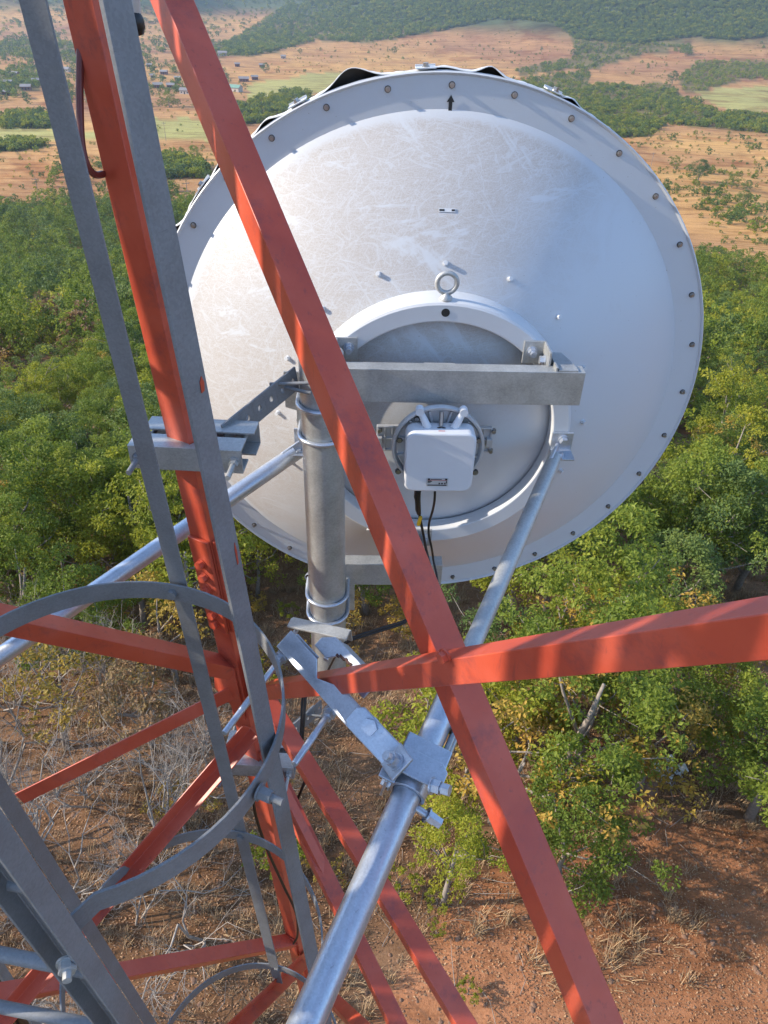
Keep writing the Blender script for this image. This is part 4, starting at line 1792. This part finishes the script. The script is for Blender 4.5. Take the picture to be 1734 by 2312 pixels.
def ubolt(z, r=.0065, back=.02):
    m = MB()
    q = PR + r
    pts = [V(PX - q, YB + back, z)] + [V(PX - q, PY + .02, z)] + [V(PX + q * math.cos(a_), PY + q * math.sin(a_), z) for a_ in np.linspace(PI, 2 * PI, 25)] + [V(PX + q, PY + .02, z), V(PX + q, YB + back, z)]
    m.tube(pts, r, 12)
    o = obj('u_bolt', m, M['new'], pole_, 50)
    m = MB()
    for s_ in (-1, 1):
        m.hexbolt(V(PX + s_ * q, YB + .0075, z), EY, .019, .011)
    obj('nut', m, M['new'], o, 30)


ZU = [at_y(720, 931, PY - PR)[2], at_y(735, 1003, PY - PR)[2], at_y(732, 1366, PY - PR)[2], at_y(732, 1407, PY - PR)[2]]
for z in ZU:
    ubolt(z)
# hub brackets from the bars to the ring
YR = DC[1] + HY


def hub_bracket(ang, sgn, zbar):
    c_ = V(DC[0] + .382 * math.cos(R(ang)), YR, HZ + .382 * math.sin(R(ang)))
    m = MB()
    m.box(c_ - EY * .004 + V(0, 0, -.004), EX, EY, EZ, .060, .007, .066)
    m.box(c_ + V(sgn * .028, -.045, -.004), EX, EY, EZ, .006, .082, .066)
    o = obj('hub_bracket', m, M['galv'], pole_, 0, .001)
    m = MB()
    m.hexbolt(c_ - EY * .008 - EX * sgn * .006, -EY, .021, .014, True, .012, .008)
    m.hexbolt(c_ + V(sgn * .024, -.045, -.01), -EX * sgn, .021, .012, True)
    obj('bolt', m, M['new'], o, 30)
    return c_


c1 = hub_bracket(47, 1, ztop)
hub_bracket(133, -1, ztop)
hub_bracket(-92, -1, b2t)
# gusset tying the bar end to the right hub bracket
m = MB()
y0, y1 = YB + .004, YR - .004
xa = c1[0] + .036
zb = ztop - .003
m.box(V(xa + .006, (y0 + y1) / 2, zb - .02), EX, EY, EZ, .006, y1 - y0, .07)
m.prism([(0, 0), (.052, 0), (.052, .02), (.030, y1 - y0), (0, y1 - y0)], V(xa + .012, y0, zb + .008), EX, EY, -EZ, .005)
obj('hub_gusset', m, M['galv'], pole_, 0, .001)


# leg clamps with perforated arms
def leg_clamp(z, lowc, armz, arm_h=.066, ends=None):
    c = leg_at(z)
    L = .255
    off = -.008
    h = .060
    fl = .052
    m = MB()
    # near channel: web towards the ladder, V notch cut in its flanges
    p = c + CA * (off)
    t = .005
    yN = -.020
    m.box(p + CP * (yN + t / 2), CA, CP, EZ, L, t, h)
    for sz in (1, -1):
        zc = EZ * (sz * (h / 2 - t / 2) * 1.0)
        nx = -off
        poly = [(-L / 2, 0), (L / 2, 0), (L / 2, fl), (nx + .030, fl), (nx, .011), (nx - .030, fl), (-L / 2, fl)]
        m.prism(poly, p + CP * (yN + t) + zc - EZ * t / 2, CA, CP, EZ, t)
    oc = obj('leg_clamp', m, M['galv'], pole_, 0, .0008)
    # far channel, open towards the leg side
    m = MB()
    yF = .056
    q = c + CA * (off + .014) + CP * yF + EZ * .002
    m.box(q + CP * (fl + t / 2), CA, CP, EZ, L, t, h)
    for sz in (1, -1):
        m.box(q + CP * fl / 2 + EZ * sz * (h / 2 - t / 2), CA, CP, EZ, L, fl, t)
    obj('clamp_channel', m, M['galv'], oc, 0, .0008)
    for s_ in (-.42, .43):
        m = MB()
        b0 = c + CA * (off + L * s_)
        m.tube([b0 - CP * .085, b0 + CP * .150], .0062, 12)
        m.hexbolt(b0 + CP * yN, -CP, .019, .012)
        obj('threaded_rod', m, M['strap'] if s_ < 0 else M['galv'], oc, 40)
    # perforated arm to the pipe
    a0 = q + CA * .055 + CP * (fl + .006) + EZ * armz
    a1 = V(PX - .035, PY + .01, a0[2])
    if ends:
        a0, a1 = ends
    d = nrm(a1 - a0)
    Ln = np.linalg.norm(a1 - a0)
    n_ = nrm(np.cross(d, EZ))
    m = MB()
    ez_ = nrm(np.cross(n_, d))
    m.plate_holes(a0 - ez_ * arm_h / 2, d, ez_, n_, Ln, arm_h, .005, [Ln * k_ for k_ in (.14, .30, .46, .62, .78, .94)], .0085, .7)
    m.box((a0 + a1) / 2 + ez_ * (-arm_h / 2 + .0025) - n_ * .020, d, n_, ez_, Ln, .04, .005)
    obj('side_arm', m, M['strap'], pole_, 0, .0006)
    m = MB()
    m.tube([a1 - d * .05 + n_ * -.01, a1 - d * .05 + n_ * .05 + EX * .03], .005, 10)
    m.tube([a1 - d * .07 + EZ * .02 - EX * .02, a1 + V(.05, -.07, .02)], .0045, 10)
    obj('arm_bolt', m, M['strap'], pole_, 40)


ZC1 = at_y(414, 1020, LP[1] - .02)[2] - .022
leg_clamp(ZC1, False, .012, .066, (at_y(505, 985, 1.49), at_y(668, 852, 1.71)))
ZC2 = leg_near(560, 1738)[2]
leg_clamp(ZC2, True, .0)
# lower cross plate with its rods in front of the pipe
tl, tr, br_, bl = (at_t(*q) for q in ((660, 1391, 1.98), (792, 1420, 1.90), (779, 1449, 1.86), (647, 1415, 1.94)))
ux, uy = nrm(tr - tl), nrm(tl - bl)
nz_ = np.cross(ux, uy)
nz_ = nz_ if nz_[2] > 0 else -nz_
m = MB()
m.box((tl + tr + br_ + bl) / 4 - nz_ * .003, ux, uy, nz_, np.linalg.norm(tr - tl), .036, .006)
m.box((tl + tr) / 2 - nz_ * .022, ux, uy, nz_, np.linalg.norm(tr - tl) * .999, .006, .034)
cp_ = obj('cross_plate', m, M['galv'], pole_, 0, .001)
for q0, q1 in (((672, 1408, 1.96), (640, 1480, 1.92)), ((764, 1440, 1.88), (735, 1490, 1.84))):
    m = MB()
    m.tube([at_t(*q0) - nz_ * .01, at_t(*q1)], .0068, 12)
    obj('threaded_rod', m, M['new'], cp_, 40)

# ------------------------------------------------------------------ radio unit
OC = V(at_y(993, 1044, 1.66)[0], 1.66, 0)
zt, zb_ = at_y(993, 979, 1.66)[2], at_y(993, 1111, 1.66)[2]
OC[2] = (zt + zb_) / 2
OW = at_y(1072, 1044, 1.66)[0] - at_y(915, 1044, 1.66)[0]
OH = zt - zb_
radio = thing('radio_unit', OC, 'white square outdoor radio box with rounded corners on the dish hub', 'radio unit')


def rrect(w, h, r, n=6):
    out = []
    for cx, cy, a0 in ((w / 2 - r, h / 2 - r, 0), (-w / 2 + r, h / 2 - r, 90), (-w / 2 + r, -h / 2 + r, 180), (w / 2 - r, -h / 2 + r, 270)):
        for i in range(n + 1):
            a_ = R(a0 + 90 * i / n)
            out.append((cx + r * math.cos(a_), cy + r * math.sin(a_)))
    return out


m = MB()
m.prism(rrect(OW, OH, .026), OC, EX, EZ, EY, .062)
body = obj('housing', m, M['odu'], radio, 30, .006, 3)
# label
lc = OC + V((at_y(987, 1088, 1.66)[0] - OC[0]), -.0008, at_y(987, 1088, 1.66)[2] - OC[2])
m = MB()
m.box(lc, EX, EY, EZ, .060, .0016, .026)
lb_ = obj('rating_label', m, M['label'], body, 0)
m = MB()
yy = -.0012
for zz_, x0, x1, hh in ((.0095, -.026, -.020, .005), (.0095, -.018, .012, .0015), (.0095, .021, .027, .005), (.004, -.026, -.016, .0012), (.002, -.026, -.014, .0012),
                        (-.001, -.026, -.018, .0012), (-.004, .004, .008, .004), (-.004, .011, .016, .004), (-.004, .019, .023, .004), (-.0095, -.026, .026, .0025), (.002, .024, .0265, .004), (-.002, .024, .0265, .002)):
    m.box(lc + V((x0 + x1) / 2, yy, zz_), EX, EY, EZ, x1 - x0, .0012, hh)
obj('print', m, M['ink'], lb_, 0)
m = MB()
m.box(lc + V(0, yy, .0065), EX, EY, EZ, .054, .0012, .0007)
obj('red_line', m, M['redink'], lb_, 0)
# petal mark and red line on the top face
m = MB()
tc_ = OC + V(0, .026, OH / 2 + .0006)
for k in range(8):
    a_ = R(-70 + 140 * k / 7)
    d_ = V(math.sin(a_), .75 * math.cos(a_), 0)
    s_ = V(d_[1], -d_[0], 0)
    o_ = tc_ + d_ * .0035
    m.prism([(0, 0), (.0045, .0017), (.008, .001), (.0095, 0), (.008, -.001), (.0045, -.0017)], o_, d_, s_, EZ, .0008)
obj('petal_mark', m, M['ink'], body, 0)
m = MB()
m.box(tc_ + V(0, -.013, 0), EX, EY, EZ, .017, .002, .0008)
obj('red_line', m, M['redink'], body, 0)
# adaptor behind it
YA = OC[1] + .062
cA = V(OC[0] - .001, YA, OC[2] + .012)
m = MB()
m.lathe(cA, EX, EZ, EY, [(.118, .0), (.120, -.004), (.125, -.004), (.127, .0), (.127, .012), (.114, .016), (.114, .006), (.118, .0)], 72)
ad = obj('adaptor_ring', m, M['alu'], radio, 40)
m = MB()
m.lathe(cA, EX, EZ, EY, [(.0005, .012), (.112, .012), (.112, .03), (.06, .04), (.06, .14)], 48)
for k in range(12):
    a_ = k * PI / 6 + .26
    d_ = V(math.cos(a_), 0, math.sin(a_))
    m.box(cA + d_ * .085 + EY * .008, d_, EY, np.cross(d_, EY), .058, .012, .005)
obj('adaptor_plate', m, M['alu'], radio, 30)
yb = cA + EY * .125
m = MB()
bz = at_y(1090, 990, YA + .125)[2] - yb[2]
m.box(yb + EZ * bz, EX, EY, EZ, .335, .010, .080)
for sx in (-1, 1):
    for q in (-.04, 0, .04):
        m.box(yb + V(sx * .143, -.007, bz + q * .96), EX, EY, EZ, .046, .008, .005)
    for q in (.122, .143, .164):
        m.box(yb + V(sx * q, -.0072, bz), EX, EY, EZ, .0045, .008, .078)
    m.box(yb + V(sx * .160, -.012, bz - .004), EX, EY, EZ, .017, .022, .026)
m.box(yb + V(0, 0, .155), EX, EY, EZ, .085, .010, .075)
for q in (-.04, -.02, 0, .02, .04):
    m.box(yb + V(q, -.006, .155), EX, EY, EZ, .004, .010, .073)
obj('coupler_frame', m, M['alu'], radio, 0, .001)
for sx in (-1, 1):
    m = MB()
    h0 = OC + V(sx * .047, .036, OH / 2 - .004)
    h1 = OC + V(sx * .058, .050, OH / 2 + .040)
    m.tube([h0 - V(sx * .012, 0, 0), h1], [.012, .008], 10)
    m.lathe(h1, EX, EZ, -EY, [(.0001, .012), (.011, .012), (.011, -.012)], 18)
    obj('handle_horn', m, M['odu'], radio, 40)
for px, py in ((902, 993), (1081, 994), (899, 1064), (1073, 1066), (941, 946), (1041, 946)):
    p = at_y(px, py, YA + .004)
    m = MB()
    m.lathe(p, EX, EZ, -EY, [(.0085, -.004), (.0085, .003), (.006, .004)], 18)
    w_ = obj('clip_screw', m, M['washer'], radio, 40)
    m = MB()
    m.lathe(p - EY * .0032, EX, EZ, -EY, [(.0062, 0), (.0062, .002), (.002, .002), (.0018, .0), (.0001, 0)], 16)
    obj('screw_head', m, M['stud'], w_, 40)
for px, py, rr in ((1114, 972, .006), (1107, 1016, .005), (857, 970, .006)):
    p = at_y(px, py, YA + .118)
    m = MB()
    m.hexbolt(p, -EY, .011, .009)
    obj('bolt', m, M['stud'], radio, 30)
m = MB()
m.tube([OC + V(0, .040, OH / 2 - .004), OC + V(0, .052, OH / 2 + .036)], .006, 10)
obj('center_screw', m, M['stud'], radio, 40)


# ------------------------------------------------------------------ cables
def smooth_path(pts, n=8):
    P = [np.asarray(p, float) for p in pts]
    out = []
    for i in range(len(P) - 1):
        p0, p1, p2, p3 = P[max(i - 1, 0)], P[i], P[i + 1], P[min(i + 2, len(P) - 1)]
        for k in range(n):
            t = k / n
            out.append(.5 * ((2 * p1) + (-p0 + p2) * t + (2 * p0 - 5 * p1 + 4 * p2 - p3) * t * t + (-p0 + 3 * p1 - 3 * p2 + p3) * t ** 3))
    out.append(P[-1])
    return out


def cable(name, pts, r, lb, mat=None, cat='cable'):
    m = MB()
    m.tube(smooth_path(pts), r, 10)
    return tag(obj(name, m, mat or M['black'], None, 60), lb, cat)


yo = OC[1] + .03
q0 = at_y(943, 1112, yo)
pw = thing('power_cable', q0, 'thick black cable with gland and yellow tag under the radio unit', 'cable')
m = MB()
m.tube(smooth_path([q0 + EZ * .008, at_y(944, 1140, yo + .01), at_y(948, 1168, yo + .02), at_y(960, 1230, yo + .03), at_y(975, 1330, yo - .02), at_y(925, 1398, 1.66), at_y(860, 1424, 1.60), at_y(790, 1447, 1.56), at_y(765, 1470, 1.56)]), .0042, 10)
obj('jacket', m, M['black'], pw, 60)
m = MB()
m.tube([q0 + EZ * .006, at_y(942, 1121, yo), at_y(943, 1128, yo), at_y(944, 1150, yo + .01), at_y(946, 1160, yo + .013)], [.0095, .010, .0085, .0085, .006], 14)
obj('gland', m, M['black'], pw, 40)
m = MB()
p = at_y(947, 1176, yo + .012)
m.box(p, V(.9, 0, -.2), EY, V(.2, 0, .9), .009, .012, .03)
obj('tag', m, M['yellow'], pw, 0, .001)
cable('data_cable', [at_y(982, 1108, yo), at_y(981, 1130, yo), at_y(977, 1152, yo + .02), at_y(969, 1180, yo + .04), at_y(968, 1205, yo + .04), at_y(974, 1235, yo + .04), at_y(978, 1262, yo + .05),
                      at_y(985, 1330, yo), at_y(930, 1392, 1.65), at_y(860, 1418, 1.59), at_y(795, 1440, 1.55), at_y(770, 1462, 1.55), at_y(745, 1505, 1.62), at_y(720, 1560, 1.66)], .0036,
      'slim black cable hanging below the radio and looping to the pipe foot')
cable('feeder_cable', [at_y(698, 1540, 1.62), at_y(690, 1570, 1.6), at_y(686, 1620, 1.56), at_y(682, 1672, 1.53), at_y(676, 1692, 1.53), at_y(690, 1712, 1.5), at_y(694, 1745, 1.47),
                       at_y(660, 1822, 1.43), at_y(620, 1815, 1.40), at_y(580, 1790, 1.395), at_y(572, 1770, 1.40), at_y(575, 1830, 1.40), at_y(600, 1910, 1.405), at_y(640, 2000, 1.42), at_y(668, 2060, 1.43), at_y(672, 2110, 1.45), at_y(663, 2130, 1.46)], .0052,
      'black feeder cables tied in a loop at the lower leg clamp')
cable('feeder_cable', [at_y(692, 1542, 1.63), at_y(683, 1580, 1.61), at_y(681, 1630, 1.57), at_y(678, 1685, 1.54)], .005, 'short black feeder cable alongside the longer loop behind the arm')
cable('painted_cable', [at_t(184, -60, 1.15), at_t(183, 40, 1.17), at_t(181, 120, 1.19), at_t(180, 220, 1.21), at_t(184, 320, 1.23), at_t(196, 372, 1.245), at_t(214, 394, 1.27), at_t(232, 393, 1.30)], .0062,
      'dark red painted cable curving against the upper tower leg', M['brown'])
jt = thing('jumper_tail', at_t(300, 0, .9), 'pale cable end with black sealed boot hanging at the top of the picture', 'cable')
m = MB()
m.tube([at_t(293, -120, .86), at_t(299, -20, .88), at_t(302, 40, .90)], .0085, 14)
obj('tube', m, M['alu'], jt, 60)
m = MB()
m.tube([at_t(302, 34, .90), at_t(303, 44, .90), at_t(305, 46, .90), at_t(308, 60, .905), at_t(309, 74, .91), at_t(310, 80, .912)], [.0095, .0115, .0105, .0108, .009, .004], 14)
obj('boot', m, M['black'], jt, 60)

# ------------------------------------------------------------------ struts
lugR = V(DC[0] + .382 * math.cos(R(-4.6)), YR - .012, HZ + .382 * math.sin(R(-4.6)))
lugL = V(DC[0] - .382 * math.cos(R(-4.6)), YR - .012, HZ + .382 * math.sin(R(-4.6)))


def strut(name, lug, end, label, sgn, r_thin, r_thick=None, split=.5, tail=0):
    d = nrm(end - lug)
    L = np.linalg.norm(end - lug)
    t = thing(name, end, label, 'strut', None)
    s0 = lug + d * .075
    stop = lug + d * (L * split if r_thick else L + tail)
    m = MB()
    u, v, _ = frame(d)
    m.tube([s0 - d * .03, s0, s0 + d * .03, stop + d * (.05 if r_thick else 0)], [r_thin * .9, r_thin * .95, r_thin, r_thin], 28)
    obj('thin_tube' if r_thick else 'tube', m, M['galv'] if sgn > 0 else M['new'], t, 40)
    m = MB()
    side = nrm(np.cross(d, EY))
    nn = nrm(np.cross(side, d))
    if nn[2] < 0:
        nn = -nn
    m.box(lug + d * .045, d, side, nn, .075, .052, .010)
    obj('flattened_end', m, M['new'], t, 0, .003)
    m = MB()
    m.hexbolt(lug + d * .040 + nn * .0055, nn, .021, .013)
    obj('bolt', m, M['new'], t, 30)
    m = MB()
    m.box(lug + V(sgn * .006, .006, .022), EX, EY, EZ, .064, .007, .060)
    m.box(lug + V(sgn * .006, -.024, -.009), EX, EY, EZ, .064, .056, .006)
    lg = obj('hub_lug', m, M['new'], t, 0, .001)
    m = MB()
    m.hexbolt(lug + V(sgn * .010, .002, .026), -EY, .024, .016)
    obj('bolt', m, M['new'], lg, 30)
    if r_thick:
        m = MB()
        m.pipe(stop, end + d * tail, r_thick, .004, 36)
        th_ = obj('thick_tube', m, M['new'], t, 30)
        m = MB()
        m.lathe(stop, u, v, d, [(r_thick - .004, -.002), (r_thick + .004, -.002), (r_thick + .005, .006), (r_thick + .001, .016)], 32)
        obj('end_collar', m, M['new'], th_, 40)
        rr = nrm(np.cross(d, V(0, -.6, .8)))
        rr = rr if rr[0] > 0 else -rr
        m = MB()
        b0 = stop + d * .075 + rr * (r_thick + .016)
        m.hexbolt(b0, d, .024, .016, True)
        m.tube([b0, b0 + d * .095], .0085, 12)
        obj('locking_bolt', m, M['stud'], th_, 40)
    return d


endR = at_t(690, 2312, 1.16)
sp_ = min(np.linspace(.2, .8, 601), key=lambda k_: abs(float(proj(lugR + (endR - lugR) * k_)[1]) - 1545))
dR = strut('support_strut', lugR, endR, 'telescopic galvanised strut running from the right of the dish to the bottom', 1, .0215, .0285, sp_, .9)
endL = at_t(0, 1482, 1.92)
strut('support_strut', lugL, endL, 'single shiny galvanised strut running left from behind the pipe', -1, .0245, None, .5, .9)

# ------------------------------------------------------------------ clamp that ties the strut to the red brace
TB = .474 + (1 / .60 - .474) * .13
c0, c1_ = at_t(640, 1441, 1.60), at_t(823, 1646, 1.46)
ca = nrm(c1_ - c0)
wv = at_t(656, 1425, 1.60) - at_t(622, 1458, 1.60)
wv = nrm(wv - ca * (wv @ ca))
cn = np.cross(ca, wv)
if cn @ (-c0) < 0:
    cn = -cn
CL = np.linalg.norm(c1_ - c0)
clamp = thing('brace_clamp', (c0 + c1_) / 2, 'bright zinc clamp bracket gripping the red brace and swivel holding the thick strut', 'clamp')
cm = (c0 + c1_) / 2
m = MB()
W_ = .047
# near channel: broad top face, notch for the brace on its far edge
hn = .012
poly = [(-CL / 2, -W_ / 2), (CL / 2, -W_ / 2), (CL / 2, W_ / 2), (.045, W_ / 2), (-.015, -.004), (-.045, W_ / 2), (-CL / 2, W_ / 2)]
m.prism(poly, cm, ca, wv, -cn, .006)
m.box(cm - wv * (W_ / 2 - .003) - cn * .020, ca, wv, cn, CL, .006, .028)
m.prism([(-CL / 2, -W_ / 2), (-.06, -W_ / 2), (-.06, W_ / 2), (-CL / 2, W_ / 2)], cm - cn * .030, ca, wv, -cn, .006)
obj('near_channel', m, M['new'], clamp, 0, .0015)
m = MB()
fc = cm + wv * .054 - cn * .046
poly = [(-.095, -W_ / 2), (-.052, -W_ / 2), (-.035, -.002), (-.005, .006), (.025, -.004), (.04, -W_ / 2), (.075, -W_ / 2), (.075, 0), (.055, W_ / 2), (-.07, W_ / 2), (-.095, 0)]
m.prism(poly, fc, ca, wv, -cn, .006)
m.box(fc + wv * (W_ / 2 - .003) - cn * .030, ca, wv, cn, .12, .006, .048)
obj('far_channel', m, M['new'], clamp, 0, .0015)
m = MB()
for k in range(9):
    s_ = -.036 + .0075 * k
    m.box(fc + ca * s_ + wv * (-.001 + .006 * math.sin(k * .4) + .002 * (k % 2)) - cn * .003, ca, wv, cn, .007, .006, .009)
obj('torn_edge', m, M['rust'], clamp, 0)
for (npx, npy, nt_), (tpx, tpy, tt) in (((631, 1490, 1.60), (506, 1656, 1.42)), ((741, 1614, 1.52), (664, 1726, 1.38))):
    p0, p1 = at_t(npx, npy, nt_), at_t(tpx, tpy, tt)
    d = nrm(p1 - p0)
    m = MB()
    m.tube([p0 - d * .06, p1 - d * .002, p1], [.0066, .0066, .0054], 14)
    for k in range(26):
        s_ = np.linalg.norm(p1 - p0) * (.42 + .012 * k)
        u, v, _ = frame(d)
        m.lathe(p0 + d * s_, u, v, d, [(.0066, -.0012), (.0074, 0), (.0066, .0012)], 12)
    rod = obj('threaded_rod', m, M['new'], clamp, 50)
    m = MB()
    m.hexbolt(p0 - d * .008, d, .021, .014, True)
    m.hexbolt(p0 - d * .013, d, .030, .004, False)
    obj('nut', m, M['new'], rod, 30)
# bolted strap plate from the channel to the swivel
s0, s1 = at_t(806, 1618, 1.455), at_t(886, 1702, 1.425)
sa = nrm(s1 - s0)
sw = nrm(wv - sa * (wv @ sa))
sn = np.cross(sa, sw)
sn = sn if sn @ (-s0) > 0 else -sn
Ls = np.linalg.norm(s1 - s0)
m = MB()
poly = [(-.012, -.017), (-.002, -.026), (Ls, -.026), (Ls, .026), (.0, .026), (-.012, .014)]
m.prism(poly, s0 + sn * .006, sa, sw, sn, .007)
fold_ = s1 + sn * .010
fd = nrm(sa * .75 + sn * .55)
m.box(fold_ + fd * .022, fd, sw, np.cross(fd, sw), .050, .056, .007)
plt = obj('strap_plate', m, M['new'], clamp, 0, .002)
m = MB()
m.hexbolt(at_t(836, 1641, 1.44) + sn * .004, sn, .030, .010, True)
obj('bolt', m, M['new'], plt, 30)
m = MB()
pb = fold_ + fd * .024
pn = np.cross(fd, sw)
pn = pn if pn @ (-V(1, .2, 0)) > 0 else -pn
m.hexbolt(pb + pn * .004, pn, .024, .017, True, .014, .009)
obj('bolt', m, M['new'], plt, 30)
# saddle over the strut
tc0 = lugR + dR * ((at_t(925, 1752, 1.42) - lugR) @ dR)
to = nrm(-tc0 - dR * (-tc0 @ dR))          # from the tube towards the camera
ts = np.cross(dR, to)
if ts[0] < 0:
    ts = -ts
RT2 = .0285
m = MB()
u, v = to, ts
m.lathe(tc0 - dR * .012, u, v, dR, [(RT2 + .0015, -.03), (RT2 + .009, -.03), (RT2 + .009, .032), (RT2 + .0015, .032), (RT2 + .0015, -.03)], 40)
obj('collar', m, M['new'], clamp, 40, .001)
m = MB()
# bent plate: left cheek, bridge and right cheek
hh = RT2 + .016
bw = .085
cx0 = tc0 - dR * .040
for pts in ([(-.046, -.045), (-.040, -.045), (-.040, hh), (-.046, hh)], [(-.046, hh - .006), (.050, hh - .006), (.050, hh), (-.046, hh)]):
    m.beam(cx0 - dR * bw * .5, cx0 + dR * bw * .32, pts, ts, to)
sad = obj('saddle', m, M['new'], clamp, 0, .003)
m = MB()
m.prism([(-.028, -.044), (.026, -.044), (.026, .040), (.012, .056), (-.014, .056), (-.028, .042)], tc0 + to * hh - dR * .02, dR, ts, to, .006)
m.prism([(-.020, -.064), (.034, -.064), (.034, -.030), (-.020, -.030)], tc0 + to * (hh - .009) - dR * .004, dR, ts, to, .006)
m.prism([(-.030, -.010), (.044, -.010), (.044, .062), (-.030, .062)], tc0 - ts * (RT2 + .020) - dR * .012 + to * -.026, dR, to, ts, .006)
obj('bridge_plate', m, M['new'], sad, 0, .002)
m = MB()
bp = tc0 + to * (hh + .007) + ts * .036 + dR * .004
m.hexbolt(bp, nrm(to * .4 + ts * .9), .024, .016, True, .006, .008)
m.hexbolt(bp + nrm(to * .4 + ts * .9) * .022, nrm(to * .4 + ts * .9), .020, .016, False)
obj('bolt', m, M['new'], sad, 30)
m = MB()
bp = tc0 + ts * (RT2 + .006) + dR * .03 - to * .012
m.tube([bp - ts * .01, bp + ts * .03 - to * .01], .008, 12)
m.hexbolt(bp + ts * .016 - to * .006, nrm(ts - to * .3), .022, .014, True)
m.hexbolt(bp + ts * .032 - to * .010, nrm(ts - to * .3), .020, .016, False)
obj('bolt', m, M['new'], sad, 30)
m = MB()
bp = tc0 - ts * (RT2 + .008) + dR * .01 - to * .006
m.hexbolt(bp, -ts, .024, .016, True)
obj('bolt', m, M['new'], sad, 30)

m = MB()
bp = tc0 + to * (hh + .006) - ts * .030 - dR * .010
m.hexbolt(bp, to, .020, .013, True, .012, .007)
obj('bolt', m, M['new'], sad, 30)
m = MB()
bp = tc0 - dR * .085 + ts * (RT2 + .010)
m.tube([bp - dR * .10, bp + dR * .02], .0075, 12)
m.hexbolt(bp - dR * .062, -dR, .022, .015, True)
obj('clamp_rod', m, M['stud'], sad, 40)
# ------------------------------------------------------------------ haze
HZ_ON = True
if HZ_ON:
    m = MB()
    m.box(V(0, 0, 300), EX, EY, EZ, 29000, 29000, 1020)
    hz = obj('haze', m, None, None, 0)
    hm = bpy.data.materials.new('haze')
    hm.use_nodes = True
    t_ = hm.node_tree
    t_.nodes.remove(t_.nodes['Principled BSDF'])
    pv = t_.nodes.new('ShaderNodeVolumePrincipled')
    pv.inputs['Color'].default_value = (.56, .74, 1, 1)
    pv.inputs['Density'].default_value = 1.7e-4
    pv.inputs['Anisotropy'].default_value = .2
    t_.links.new(pv.outputs[0], t_.nodes['Material Output'].inputs['Volume'])
    hz.data.materials.append(hm)
    tag(hz, 'thin blue haze over the distant hills', 'haze', None, 'stuff')
